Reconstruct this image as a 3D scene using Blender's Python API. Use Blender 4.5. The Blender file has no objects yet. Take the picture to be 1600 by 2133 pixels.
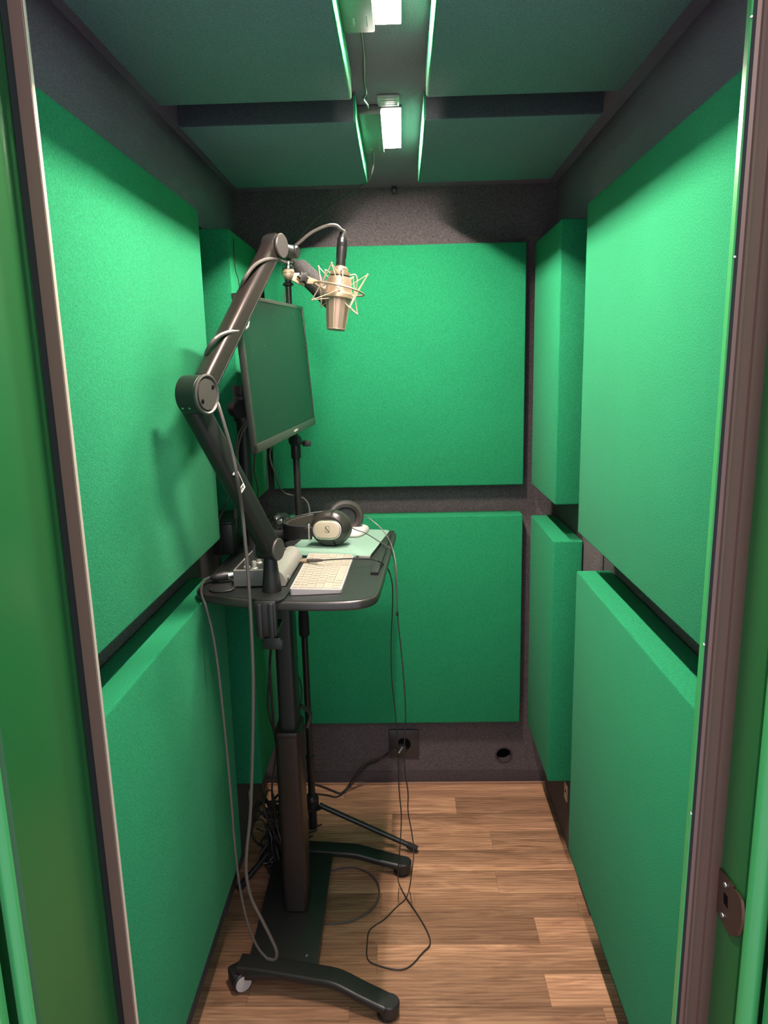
# Recording booth with green acoustic panels, cart desk, microphone arm.
import bpy, bmesh, math, random
from mathutils import Vector, Matrix
random.seed(7)
C = bpy.context.scene.collection
V = Vector
PI = math.pi

# ------------------------------------------------------------------ materials
def _new(name):
    m = bpy.data.materials.new(name); m.use_nodes = True
    nt = m.node_tree
    return m, nt, nt.nodes['Principled BSDF'], nt.links

def _sock(b, n, v):
    if n in b.inputs: b.inputs[n].default_value = v

def mat(name, col, rough=.5, metal=0., spec=.5, bump=0., bscale=200., var=0., vscale=60., coat=0.):
    m, nt, b, L = _new(name)
    b.inputs['Base Color'].default_value = (*col, 1)
    b.inputs['Roughness'].default_value = rough
    b.inputs['Metallic'].default_value = metal
    _sock(b, 'Specular IOR Level', spec); _sock(b, 'Coat Weight', coat)
    tc = nt.nodes.new('ShaderNodeTexCoord')
    if var > 0:
        n = nt.nodes.new('ShaderNodeTexNoise'); n.inputs['Scale'].default_value = vscale; n.inputs['Detail'].default_value = 4
        L.new(tc.outputs['Object'], n.inputs['Vector'])
        r = nt.nodes.new('ShaderNodeValToRGB')
        r.color_ramp.elements[0].position = .3; r.color_ramp.elements[1].position = .7
        r.color_ramp.elements[0].color = (*[max(0, c*(1-var)) for c in col], 1)
        r.color_ramp.elements[1].color = (*[min(1, c*(1+var)) for c in col], 1)
        L.new(n.outputs['Fac'], r.inputs['Fac']); L.new(r.outputs['Color'], b.inputs['Base Color'])
    if bump > 0:
        n2 = nt.nodes.new('ShaderNodeTexNoise'); n2.inputs['Scale'].default_value = bscale; n2.inputs['Detail'].default_value = 3
        L.new(tc.outputs['Object'], n2.inputs['Vector'])
        bp = nt.nodes.new('ShaderNodeBump'); bp.inputs['Strength'].default_value = bump; bp.inputs['Distance'].default_value = .002
        L.new(n2.outputs['Fac'], bp.inputs['Height']); L.new(bp.outputs['Normal'], b.inputs['Normal'])
    return m

def felt(name, col, var, fine, bump, soft=.12, sheen=.0):
    """woven felt: fine nap, broad soft mottling, woolly bump"""
    m, nt, b, L = _new(name)
    b.inputs['Roughness'].default_value = .95
    _sock(b, 'Specular IOR Level', .12); _sock(b, 'Sheen Weight', sheen); _sock(b, 'Sheen Roughness', .5)
    _sock(b, 'Sheen Tint', (.5, 1., .75, 1))
    tc = nt.nodes.new('ShaderNodeTexCoord')
    n1 = nt.nodes.new('ShaderNodeTexNoise'); n1.inputs['Scale'].default_value = fine; n1.inputs['Detail'].default_value = 2.5
    n2 = nt.nodes.new('ShaderNodeTexNoise'); n2.inputs['Scale'].default_value = 5; n2.inputs['Detail'].default_value = 3
    for n in (n1, n2): L.new(tc.outputs['Object'], n.inputs['Vector'])
    mx = nt.nodes.new('ShaderNodeMath'); mx.operation = 'MULTIPLY_ADD'; mx.inputs[1].default_value = soft
    L.new(n2.outputs['Fac'], mx.inputs[0]); L.new(n1.outputs['Fac'], mx.inputs[2])
    r = nt.nodes.new('ShaderNodeValToRGB')
    r.color_ramp.elements[0].position = .33; r.color_ramp.elements[1].position = .78
    r.color_ramp.elements[0].color = (*[c*(1-var) for c in col], 1)
    r.color_ramp.elements[1].color = (*[c*(1+var) for c in col], 1)
    L.new(mx.outputs[0], r.inputs['Fac']); L.new(r.outputs['Color'], b.inputs['Base Color'])
    bp = nt.nodes.new('ShaderNodeBump'); bp.inputs['Strength'].default_value = bump; bp.inputs['Distance'].default_value = .0022
    L.new(n1.outputs['Fac'], bp.inputs['Height']); L.new(bp.outputs['Normal'], b.inputs['Normal'])
    return m

def wood(name):
    m, nt, b, L = _new(name)
    at = nt.nodes.new('ShaderNodeAttribute'); at.attribute_name = 'plank'
    tc = nt.nodes.new('ShaderNodeTexCoord')
    off = nt.nodes.new('ShaderNodeVectorMath'); off.operation = 'MULTIPLY'; off.inputs[1].default_value = (3.1, 1.7, 0)
    cmb = nt.nodes.new('ShaderNodeCombineXYZ')
    sep = nt.nodes.new('ShaderNodeSeparateColor'); L.new(at.outputs['Color'], sep.inputs[0])
    L.new(sep.outputs[1], cmb.inputs[0]); L.new(sep.outputs[2], cmb.inputs[1]); L.new(cmb.outputs[0], off.inputs[0])
    add = nt.nodes.new('ShaderNodeVectorMath'); L.new(tc.outputs['Object'], add.inputs[0]); L.new(off.outputs[0], add.inputs[1])
    st = nt.nodes.new('ShaderNodeMapping'); st.inputs['Scale'].default_value = (1.5, 15, 1); L.new(add.outputs[0], st.inputs[0])
    g = nt.nodes.new('ShaderNodeTexNoise'); g.inputs['Scale'].default_value = 2.2; g.inputs['Detail'].default_value = 7; g.inputs['Roughness'].default_value = .62; g.inputs['Distortion'].default_value = 1.6
    L.new(st.outputs[0], g.inputs['Vector'])
    st2 = nt.nodes.new('ShaderNodeMapping'); st2.inputs['Scale'].default_value = (1.5, 11, 1); L.new(add.outputs[0], st2.inputs[0])
    w = nt.nodes.new('ShaderNodeTexWave'); w.wave_type = 'BANDS'; w.bands_direction = 'Y'
    w.inputs['Scale'].default_value = 2.6; w.inputs['Distortion'].default_value = 7; w.inputs['Detail'].default_value = 2.5; w.inputs['Detail Scale'].default_value = 1.1
    L.new(st2.outputs[0], w.inputs['Vector'])
    mx = nt.nodes.new('ShaderNodeMath'); mx.operation = 'MULTIPLY_ADD'; mx.inputs[1].default_value = .13
    L.new(w.outputs['Fac'], mx.inputs[0])
    m2 = nt.nodes.new('ShaderNodeMath'); m2.operation = 'MULTIPLY'; m2.inputs[1].default_value = .92; L.new(g.outputs['Fac'], m2.inputs[0])
    L.new(m2.outputs[0], mx.inputs[2])
    r = nt.nodes.new('ShaderNodeValToRGB'); e = r.color_ramp.elements
    e[0].position = .24; e[0].color = (.150, .074, .044, 1)
    e[1].position = .80; e[1].color = (.60, .345, .205, 1)
    k = e.new(.50); k.color = (.36, .185, .108, 1)
    L.new(mx.outputs[0], r.inputs['Fac'])
    mul = nt.nodes.new('ShaderNodeMix'); mul.data_type = 'RGBA'; mul.blend_type = 'MULTIPLY'; mul.inputs[0].default_value = 1
    tone = nt.nodes.new('ShaderNodeCombineColor')
    for i in range(3): L.new(sep.outputs[0], tone.inputs[i])
    L.new(r.outputs['Color'], mul.inputs[6]); L.new(tone.outputs[0], mul.inputs[7])
    L.new(mul.outputs[2], b.inputs['Base Color'])
    b.inputs['Roughness'].default_value = .5; _sock(b, 'Specular IOR Level', .3)
    bp = nt.nodes.new('ShaderNodeBump'); bp.inputs['Strength'].default_value = .08; bp.inputs['Distance'].default_value = .001
    L.new(g.outputs['Fac'], bp.inputs['Height']); L.new(bp.outputs['Normal'], b.inputs['Normal'])
    return m

def emit(name, col, s):
    m, nt, b, L = _new(name)
    b.inputs['Base Color'].default_value = (*col, 1)
    b.inputs['Emission Color'].default_value = (*col, 1); b.inputs['Emission Strength'].default_value = s
    return m

def mesh_grille(name):
    m, nt, b, L = _new(name)
    b.inputs['Metallic'].default_value = .7; b.inputs['Roughness'].default_value = .45
    tc = nt.nodes.new('ShaderNodeTexCoord')
    mp = nt.nodes.new('ShaderNodeMapping'); mp.inputs['Rotation'].default_value = (0, .5, .7)
    L.new(tc.outputs['Object'], mp.inputs[0])
    w = nt.nodes.new('ShaderNodeTexWave'); w.wave_type = 'BANDS'; w.bands_direction = 'Z'
    w.inputs['Scale'].default_value = 190; w.inputs['Distortion'].default_value = 0
    L.new(mp.outputs[0], w.inputs['Vector'])
    r = nt.nodes.new('ShaderNodeValToRGB')
    r.color_ramp.elements[0].color = (.20, .125, .10, 1); r.color_ramp.elements[1].color = (.60, .43, .35, 1)
    L.new(w.outputs['Fac'], r.inputs['Fac']); L.new(r.outputs['Color'], b.inputs['Base Color'])
    return m

M = {}
M['green'] = felt('green_felt', (.016, .225, .098), .26, 430, .5, sheen=.05)
M['dark'] = felt('charcoal_felt', (.138, .115, .122), .5, 420, .5, soft=.06)
M['green_glare'] = felt('glare_tinted_green_felt', (.130, .200, .215), .18, 260, .5)  # ceiling panel undersides: lens glare put into the felt colour
M['green_shade'] = felt('shaded_green_felt', (.055, .062, .072), .18, 260, .5)  # darker copy of the felt, shade put into the end faces
M['dark_glare'] = felt('glare_tinted_felt', (.27, .195, .255), .35, 420, .5)  # charcoal felt lightened to violet, lens glare painted into its colour
M['lip'] = mat('wood_lip', (.36, .20, .13), .5)
M['dark2'] = felt('black_felt', (.085, .068, .075), .5, 420, .5)
M['floor'] = wood('laminate_wood')
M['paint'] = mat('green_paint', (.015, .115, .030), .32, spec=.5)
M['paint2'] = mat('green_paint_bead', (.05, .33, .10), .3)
M['brown'] = mat('brown_profile', (.165, .098, .082), .34, metal=.25, spec=.5)
M['gasket'] = mat('black_gasket', (.010, .013, .014), .6)
M['plate'] = mat('bronze_plate', (.11, .06, .045), .35, metal=.6)
M['screw'] = mat('screw_steel', (.7, .68, .66), .25, metal=1)
M['blackmetal'] = mat('black_powder_coat', (.016, .015, .015), .38, spec=.5, bump=.05, bscale=900)
M['armmetal'] = mat('arm_satin_black', (.043, .035, .032), .36, metal=.55, spec=.5)
M['armdark'] = mat('arm_matte_black', (.014, .0138, .0138), .42, spec=.4)
M['cap'] = mat('arm_cap_grey', (.075, .066, .062), .42, metal=.3)
M['blackplastic'] = mat('black_plastic', (.017, .016, .017), .42, spec=.5)
M['gloss'] = mat('gloss_black', (.030, .025, .023), .26, spec=.6)
M['rubber'] = mat('rubber', (.016, .016, .017), .7, spec=.3)
M['cable'] = mat('black_cable', (.022, .020, .020), .45)
M['greycable'] = mat('grey_cable', (.085, .072, .066), .42)
M['tabletop'] = mat('desk_laminate', (.016, .018, .018), .42, spec=.45, bump=.08, bscale=700, var=.3, vscale=300)
M['tableedge'] = mat('desk_edge', (.035, .030, .029), .30, spec=.6)
M['white'] = mat('white_plastic', (.5, .47, .46), .4)
M['key'] = mat('key_caps', (.35, .31, .25), .5)
M['keycase'] = mat('aluminium_keyboard', (.44, .40, .40), .4, metal=.2)
M['silver'] = mat('silver_aluminium', (.42, .40, .37), .34, metal=.4)
M['silverdark'] = mat('grey_aluminium_side', (.115, .118, .112), .42, metal=.4)
M['chrome'] = mat('chrome', (.72, .70, .68), .14, metal=1)
M['champ'] = mat('champagne_metal', (.50, .375, .265), .38, metal=.6)
M['cord'] = mat('champagne_elastic', (.58, .48, .34), .6)
M['grille'] = mesh_grille('microphone_grille')
M['foam'] = mat('grey_foam', (.050, .047, .047), 1, spec=.05, bump=1, bscale=320, var=.55, vscale=420)
M['mint'] = mat('mint_folio', (.20, .325, .255), .55, bump=.05, bscale=600)
M['screen'] = mat('monitor_glass', (.006, .009, .008), .34, spec=.75, var=.5, vscale=240, coat=.0)
M['bezel'] = mat('monitor_bezel', (.055, .050, .046), .35, metal=.3)
M['beige'] = mat('warm_silver_cover', (.62, .52, .40), .38, metal=.45)
M['leather'] = mat('black_leatherette', (.045, .036, .033), .30, spec=.55, bump=.25, bscale=160)
M['bag'] = mat('black_film', (.010, .013, .012), .18, spec=.6)
M['led1'] = emit('lamp_warm', (1., .82, .70), 720)
M['led2'] = emit('lamp_neutral', (1., .90, .79), 670)
M['diff1'] = emit('lamp_cover_warm', (1., .88, .78), 9)
M['diff2'] = emit('lamp_cover_neutral', (1., .95, .86), 9)
M['ledg'] = emit('green_led', (.35, 1., .1), 4)
M['housing'] = mat('lamp_housing', (.13, .115, .115), .45)
M['clear'] = mat('clear_plastic', (.40, .38, .36), .25)
M['pale'] = mat('pale_zinc', (.62, .52, .42), .45, metal=.3)
M['socket'] = mat('socket_plastic', (.040, .034, .034), .28, spec=.5)
M['hole'] = mat('dark_opening', (.004, .004, .004), .9, spec=.05)
M['label'] = mat('white_label', (.72, .70, .68), .5)
M['ink'] = mat('black_ink', (.015, .013, .012), .5)

# ------------------------------------------------------------------ geometry helpers
class G:
    """collects shapes; link() makes ONE mesh object"""
    def __init__(s): s.v = []; s.f = []; s.mi = []; s.cur = 0
    def add(s, vs, fs, mx=None):
        o = len(s.v)
        for p in vs: s.v.append((mx @ V(p)) if mx is not None else V(p))
        for f in fs: s.f.append([i+o for i in f]); s.mi.append(s.cur)
        return s
    def bm(s, bm, mx=None):
        bm.verts.index_update()
        s.add([v.co.copy() for v in bm.verts], [[v.index for v in f.verts] for f in bm.faces], mx)
        bm.free(); return s
    def box(s, x0, x1, y0, y1, z0, z1, bev=0, seg=2, mx=None):
        bm = bmesh.new()
        bmesh.ops.create_cube(bm, size=1)
        for v in bm.verts:
            v.co = V(((x0+x1)/2+v.co.x*(x1-x0), (y0+y1)/2+v.co.y*(y1-y0), (z0+z1)/2+v.co.z*(z1-z0)))
        if bev > 0: bmesh.ops.bevel(bm, geom=bm.edges[:], offset=bev, segments=seg, profile=.5, affect='EDGES')
        return s.bm(bm, mx)
    def prism(s, poly, h0, h1, mx=None, bev=0, seg=2):
        bm = bmesh.new()
        a = [bm.verts.new((x, y, h0)) for x, y in poly]; b = [bm.verts.new((x, y, h1)) for x, y in poly]
        n = len(poly)
        bm.faces.new(a[::-1]); bm.faces.new(b)
        for i in range(n): bm.faces.new((a[i], a[(i+1) % n], b[(i+1) % n], b[i]))
        bmesh.ops.recalc_face_normals(bm, faces=bm.faces[:])
        if bev > 0:
            es = [e for e in bm.edges if abs(e.verts[0].co.z-e.verts[1].co.z) < 1e-7]
            bmesh.ops.bevel(bm, geom=es, offset=bev, segments=seg, profile=.5, affect='EDGES')
        return s.bm(bm, mx)
    def lathe(s, prof, mx=None, n=28, cap=True):
        vs = []; fs = []
        for r, h in prof:
            for k in range(n): a = 2*PI*k/n; vs.append((r*math.cos(a), r*math.sin(a), h))
        for i in range(len(prof)-1):
            for k in range(n):
                k2 = (k+1) % n; fs.append((i*n+k, i*n+k2, (i+1)*n+k2, (i+1)*n+k))
        if cap:
            if prof[0][0] > 1e-6: fs.append(list(range(n))[::-1])
            if prof[-1][0] > 1e-6: fs.append([(len(prof)-1)*n+k for k in range(n)])
        return s.add(vs, fs, mx)
    def tube(s, pts, r, n=8, smooth=6, closed=False, sec=None, up=None):
        P = catmull(pts, smooth, closed) if smooth else [V(p) for p in pts]
        rr = r if isinstance(r, (list, tuple)) else None
        N = len(P); vs = []; fs = []; nrm = None
        for i, p in enumerate(P):
            a = P[(i-1) % N] if closed or i > 0 else p; b = P[(i+1) % N] if closed or i < N-1 else p
            t = (b-a).normalized()
            if nrm is None:
                nrm = V(up) if up is not None else (V((0, 0, 1)) if abs(t.z) < .9 else V((1, 0, 0)))
            nrm = (nrm - t*nrm.dot(t)).normalized(); bi = t.cross(nrm)
            if sec:
                for x, y in sec: vs.append(p + nrm*x + bi*y)
            else:
                q = r if rr is None else lerp_list(rr, i/(max(1, N-1)))
                for k in range(n): an = 2*PI*k/n; vs.append(p + nrm*(q*math.cos(an)) + bi*(q*math.sin(an)))
        m = len(sec) if sec else n
        for i in range(N if closed else N-1):
            j = (i+1) % N
            for k in range(m): k2 = (k+1) % m; fs.append((i*m+k, i*m+k2, j*m+k2, j*m+k))
        if not closed:
            fs.append(list(range(m))[::-1]); fs.append([(N-1)*m+k for k in range(m)])
        return s.add(vs, fs)
    def ball(s, c, r, sx=1, sy=1, sz=1, n=20, mx=None):
        bm = bmesh.new(); bmesh.ops.create_uvsphere(bm, u_segments=n, v_segments=n//2+2, radius=r)
        for v in bm.verts: v.co = V((c[0]+v.co.x*sx, c[1]+v.co.y*sy, c[2]+v.co.z*sz))
        return s.bm(bm, mx)
    def link(s, name, m, parent=None, ang=38, label=None):
        me = bpy.data.meshes.new(name)
        o0 = V((0, 0, 0))
        if parent is not None:
            w = V(parent['_w']) if '_w' in parent else V((0, 0, 0)); o0 = w
        me.from_pydata([tuple(p-o0) for p in s.v], [], s.f)
        ms = m if isinstance(m, (list, tuple)) else [m]
        for q in ms: me.materials.append(M[q] if isinstance(q, str) else q)
        if len(ms) > 1:
            for p, i in zip(me.polygons, s.mi): p.material_index = min(i, len(ms)-1)
        bm = bmesh.new(); bm.from_mesh(me); bmesh.ops.recalc_face_normals(bm, faces=bm.faces[:]); bm.to_mesh(me); bm.free()
        me.shade_smooth(); me.set_sharp_from_angle(angle=math.radians(ang))
        o = bpy.data.objects.new(name, me); C.objects.link(o)
        if parent is not None: o.parent = parent; o['_w'] = list(o0)
        if label: o['label'] = label
        return o

def lerp_list(l, t):
    x = t*(len(l)-1); i = min(int(x), len(l)-2); return l[i]*(1-(x-i)) + l[i+1]*(x-i)

def catmull(pts, k=6, closed=False):
    P = [V(p) for p in pts]; n = len(P); out = []
    rng = range(n) if closed else range(n-1)
    for i in rng:
        p1, p2 = P[i], P[(i+1) % n]
        p0 = P[(i-1) % n] if closed or i > 0 else p1*2-p2
        p3 = P[(i+2) % n] if closed or i+2 < n else p2*2-p1
        for j in range(k):
            t = j/k
            out.append(.5*((2*p1)+(p2-p0)*t+(2*p0-5*p1+4*p2-p3)*t*t+(3*p1-p0-3*p2+p3)*t**3))
    if not closed: out.append(P[-1])
    return out

def frame(o, z, x=None):
    """matrix whose local z is the given axis"""
    z = V(z).normalized()
    x = V(x) if x is not None else (V((1, 0, 0)) if abs(z.x) < .8 else V((0, 1, 0)))
    x = (x - z*x.dot(z)).normalized(); y = z.cross(x)
    return Matrix(((x.x, y.x, z.x, o[0]), (x.y, y.y, z.y, o[1]), (x.z, y.z, z.z, o[2]), (0, 0, 0, 1)))

def rrect(w, h, r, k=5):
    out = []
    for cx, cy, a0 in ((w/2-r, h/2-r, 0), (-w/2+r, h/2-r, 90), (-w/2+r, -h/2+r, 180), (w/2-r, -h/2+r, 270)):
        for j in range(k+1):
            a = math.radians(a0+90*j/k); out.append((cx+r*math.cos(a), cy+r*math.sin(a)))
    return out

def tag(o, label, cat, group=None):
    o['label'] = label; o['category'] = cat
    if group: o['group'] = group
    return o

def thing(name, label, cat, loc, group=None):
    o = bpy.data.objects.new(name, None); C.objects.link(o)
    o.location = loc; o['_w'] = list(loc); o.empty_display_size = .05
    return tag(o, label, cat, group)

def struct(o):
    o['kind'] = 'structure'; return o

def copy_tree(root, loc):
    r = root.copy(); C.objects.link(r); r.location = loc
    for ch in list(root.children):
        c = ch.copy(); C.objects.link(c); c.parent = r
        for g in list(ch.children):
            d = g.copy(); C.objects.link(d); d.parent = c
    return r

# ------------------------------------------------------------------ room shell
XW0, XW1, YB, ZC = -.52, .497, 2.432, 2.05
# floor of plank strips, tone per strip in a colour attribute
rows = []
step = .0957
y = 2.4337
joints = [[-.23, .62], [.1635], [-.056, .264+.3], [.264, -.36], [-.08, .50], [.2566, -.42], [-.083, .47],
          [.3395, -.30], [-.089, .55], [.331, -.40], [-.15, .45], [.20, -.45], [-.25, .37], [.30], [-.1, .5], [.22], [-.3, .4], [.1], [.3, -.2], [0.], [.2], [-.1], [.3]]
# tone of each strip piece as (far edge, near edge)
tones = [[(1.25, 1.1), (1.2, 1.05), (1.1, .9)], [(1.2, 1.3), (.85, .92)], [(1.2, 1.2), (.78, 1.32), (.8, 1.2)], [(.95, 1.1), (1.1, 1.2), (.80, 1.15)], [(.8, 1.3), (.80, 1.38), (.85, 1.2)], [(.9, 1.1), (1.0, 1.22), (.84, 1.22)], [(.75, .8), (1.1, .74), (1., .8)],
         [(.8, .9), (.84, .82), (1.5, 1.1)], [(.72, .85), (1.3, .86), (1.1, .9)], [(.95, .8), (.92, .84), (1.5, 1.2)], [(1.1, .9), (.8, 1.2), (1., 1.1)], [(1, 1.2), (1.2, .85), (.9, 1.1)], [(.8, 1.2), (1, 1.2), (1.1, .9)], [(1, 1.1), (.9, 1.2)], [(.9, 1.1), (1, .8), (1.1, 1.1)], [(.9, 1), (1, 1.2)], [(1, .9), (.9, 1.1), (1, 1)], [(.8, 1.1), (1.1, 1)], [(1, 1), (1, 1.1), (.9, 1)], [(1, 1), (1, 1)], [(1, .9), (.9, 1)], [(1, 1), (1, 1)], [(1, 1), (1, 1)]]
vs = []; fs = []; cols = []
for k in range(26):
    y1 = y - k*step; y0 = y1 - step + .0006
    js = sorted(joints[k % len(joints)]); tn = tones[k % len(tones)]
    xs = [XW0-.02] + js + [XW1+.02]
    for i in range(len(xs)-1):
        a, b = xs[i], xs[i+1]
        if b - a < .002: continue
        o = len(vs); g = .0003
        vs += [(a+g, y0, 0), (b-g, y0, 0), (b-g, y1, 0), (a+g, y1, 0)]
        fs.append((o, o+1, o+2, o+3)); ff, nn = tn[i % len(tn)]; cols.append(((.95*nn**1.35, .95*ff**1.35), random.random(), random.random()))
o = len(vs)
vs += [(XW0-.02, -.1, -.012), (XW1+.02, -.1, -.012), (XW1+.02, YB+.02, -.012), (XW0-.02, YB+.02, -.012)]
fs.append((o, o+1, o+2, o+3)); cols.append(((.25, .25), 0, 0))
me = bpy.data.meshes.new('floor'); me.from_pydata(vs, [], fs); me.materials.append(M['floor'])
ca = me.color_attributes.new('plank', 'FLOAT_COLOR', 'CORNER')
for p in me.polygons:
    t_, r1, r2 = cols[p.index]
    for q, li in enumerate(p.loop_indices): ca.data[li].color = (t_[0] if q < 2 else t_[1], r1, r2, 1)
fl = bpy.data.objects.new('floor', me); C.objects.link(fl); struct(fl)

struct(G().box(XW0-.03, XW0, .86, YB+.03, 0, ZC).link('wall_left', 'dark'))
struct(G().box(XW1, XW1+.03, .86, YB+.03, 0, ZC).link('wall_right', 'dark'))
struct(G().box(XW0-.03, XW1+.03, .84, YB+.03, ZC, ZC+.03).link('ceiling', 'dark_glare'))
# rear wall with a round opening low on its right side
HX, HZ, HR = .348, .109, .027
bm = bmesh.new()
N = 32
ring = [bm.verts.new((HX+HR*math.cos(2*PI*k/N), YB, HZ+HR*math.sin(2*PI*k/N))) for k in range(N)]
sq = []
for k in range(N):
    a = 2*PI*k/N; c, s_ = math.cos(a), math.sin(a); q = .06/max(abs(c), abs(s_))
    sq.append(bm.verts.new((HX+q*c, YB, HZ+q*s_)))
for k in range(N): bm.faces.new((ring[k], ring[(k+1) % N], sq[(k+1) % N], sq[k]))
back = [bm.verts.new((v.co.x, YB+.03, v.co.z)) for v in ring]
for k in range(N): bm.faces.new((ring[k], back[k], back[(k+1) % N], ring[(k+1) % N]))
g = G().bm(bm)
def quad(g, x0, x1, z0, z1, yy): g.add([(x0, yy, z0), (x1, yy, z0), (x1, yy, z1), (x0, yy, z1)], [(0, 1, 2, 3)])
quad(g, XW0, HX-.06, 0, ZC, YB); quad(g, HX+.06, XW1, 0, ZC, YB); quad(g, HX-.06, HX+.06, 0, HZ-.06, YB); quad(g, HX-.06, HX+.06, HZ+.06, ZC, YB)
struct(g.link('wall_back', 'dark'))
g = G(); quad(g, XW0-.03, XW1+.03, -.02, ZC+.03, YB+.034)
struct(g.link('wall_back', 'hole'))
struct(G().box(XW0, XW1, YB-.004, YB, 0, .050, .001).link('baseboard_back', 'dark2'))
struct(G().box(XW0, XW1, YB-.012, YB-.004, 0, .008, .002).link('trim_3', 'lip'))
struct(G().box(XW0, XW0+.004, .93, YB, 1.868, ZC, .001).link('glare_board_left', 'dark_glare'))  # added board, its lighter colour carries the glare on the upper wall
struct(G().box(XW1-.004, XW1, .93, YB, 1.868, ZC, .001).link('glare_board_right', 'dark_glare'))  # same added board on the right, glare in its colour
# posts where the booth modules join, behind the gaps between the panels
for sx, nm in ((XW0, 'trim_left'), (XW1, 'trim_right')):
    x0, x1 = (sx, sx+.003) if sx < 0 else (sx-.003, sx)
    struct(G().box(x0, x1, 1.77, 1.90, 0, ZC-.002, .001).link(nm, 'dark'))
rg = G().lathe([(HR, 0), (HR+.006, 0), (HR+.006, .0015), (HR+.004, .0022), (HR, .002)], frame((HX, YB, HZ), (0, -1, 0)), 36, cap=False)
tag(rg.link('cable_port', 'dark2'), 'round black cable opening with a rim low in the back wall, beside the power socket', 'cable port')

# ------------------------------------------------------------------ door frame (leans very slightly, as built)
def lean(profile, dx_dz, z0=0., z1=2.05, zr=1.3):
    """vertical strip with the given XY cross-section"""
    vs = []; n = len(profile)
    for z in (z0, z1):
        for x, y in profile: vs.append((x + dx_dz*(z-zr), y, z))
    fs = [list(range(n))[::-1], [n+k for k in range(n)]] + [(k, (k+1) % n, n+(k+1) % n, n+k) for k in range(n)]
    return G().add(vs, fs)
LL, LR = -.0055, .0086
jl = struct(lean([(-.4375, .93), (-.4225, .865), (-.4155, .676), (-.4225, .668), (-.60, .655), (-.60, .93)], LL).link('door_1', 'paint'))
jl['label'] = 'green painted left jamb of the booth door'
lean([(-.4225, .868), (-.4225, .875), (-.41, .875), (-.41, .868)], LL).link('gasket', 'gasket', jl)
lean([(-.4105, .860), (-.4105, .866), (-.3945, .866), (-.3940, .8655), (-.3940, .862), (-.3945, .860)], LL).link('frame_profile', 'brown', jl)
lean([(-.3950, .8597), (-.3938, .862), (-.3932, .863), (-.3932, .866), (-.3945, .866)], LL).link('edge_highlight', 'pale', jl)  # lit edge of the brown profile, painted as a pale strip
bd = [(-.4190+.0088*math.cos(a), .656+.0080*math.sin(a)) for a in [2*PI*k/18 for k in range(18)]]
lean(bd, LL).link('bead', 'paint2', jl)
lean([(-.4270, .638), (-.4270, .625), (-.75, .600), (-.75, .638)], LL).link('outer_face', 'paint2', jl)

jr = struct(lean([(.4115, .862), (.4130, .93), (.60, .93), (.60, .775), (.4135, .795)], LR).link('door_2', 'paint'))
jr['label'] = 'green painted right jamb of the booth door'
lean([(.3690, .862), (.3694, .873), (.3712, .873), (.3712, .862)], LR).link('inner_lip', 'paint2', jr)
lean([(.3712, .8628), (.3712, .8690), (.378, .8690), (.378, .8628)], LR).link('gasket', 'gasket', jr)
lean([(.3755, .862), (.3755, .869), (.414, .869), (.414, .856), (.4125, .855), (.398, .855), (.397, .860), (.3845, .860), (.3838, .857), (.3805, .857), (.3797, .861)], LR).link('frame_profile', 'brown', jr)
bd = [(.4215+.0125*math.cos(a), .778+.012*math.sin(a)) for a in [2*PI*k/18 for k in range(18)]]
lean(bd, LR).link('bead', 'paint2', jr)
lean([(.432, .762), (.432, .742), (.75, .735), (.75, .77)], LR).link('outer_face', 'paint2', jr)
struct(G().box(-.75, .75, .86, .93, 2.0, 2.20).link('wall_front', 'dark'))

# strike plate of the latch on the right jamb
xs_ = .4125
sp = thing('strike_plate', 'bronze metal latch strike plate with curved lip on the green door jamb', 'strike plate', (xs_, .83, .79))
def jam(p, d=0.): return (xs_-.004*((p[2]-1.3)*-1)*1.0*1.0 - d, p[1], p[2])
plate = [(0.4085, 0.8550, 0.8466), (0.4085, 0.8437, 0.8482), (0.4085, 0.8151, 0.8505), (0.4085, 0.8099, 0.8009), (0.4085, 0.8160, 0.7795), (0.4085, 0.8569, 0.7839)]
def solid(g, poly, d):
    """extrude a planar polygon by vector d"""
    n = len(poly); P = [V(p) for p in poly]; d = V(d)
    return g.add(P + [p+d for p in P], [list(range(n))[::-1], [n+k for k in range(n)]] + [(k, (k+1) % n, n+(k+1) % n, n+k) for k in range(n)])
solid(G(), plate, (.0025, 0, 0)).link('backplate', 'plate', sp)
lip = [(0.4085, 0.8186, 0.8470), (0.4080, 0.8048, 0.8512), (0.4080, 0.7929, 0.8494), (0.4080, 0.7872, 0.8374), (0.4080, 0.7870, 0.8207), (0.4080, 0.7930, 0.8018), (0.4080, 0.8041, 0.7886), (0.4085, 0.8188, 0.7792), (0.4085, 0.8183, 0.8112)]
solid(G(), lip, (.003, -.002, 0)).link('lip', 'plate', sp)
solid(G(), [(0.4082, 0.8379, 0.8246), (0.4082, 0.8269, 0.8264), (0.4082, 0.8245, 0.8109), (0.4082, 0.8357, 0.8108)], (.001, 0, 0)).link('latch_opening', 'hole', sp)
for p in ((0.4075, 0.8342, 0.8381), (0.4075, 0.8355, 0.7925)):
    G().lathe([(.0035, 0), (.003, .0012), (.001, .0016)], frame(p, (-1, -.2, 0)), 14).link('screw', 'screw', sp)
sp.location.x -= .0034
# tiny screws down the inner lip
for p in ((0.3736, 0.8590, 1.8511), (0.3731, 0.8590, 1.6113), (0.3678, 0.8590, 1.1556), (0.3657, 0.8590, 0.9239)):
    G().lathe([(.0017, 0), (.0013, .001)], frame(p, (-.5, -1, 0)), 10).link('screw', 'screw', jr)

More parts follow.
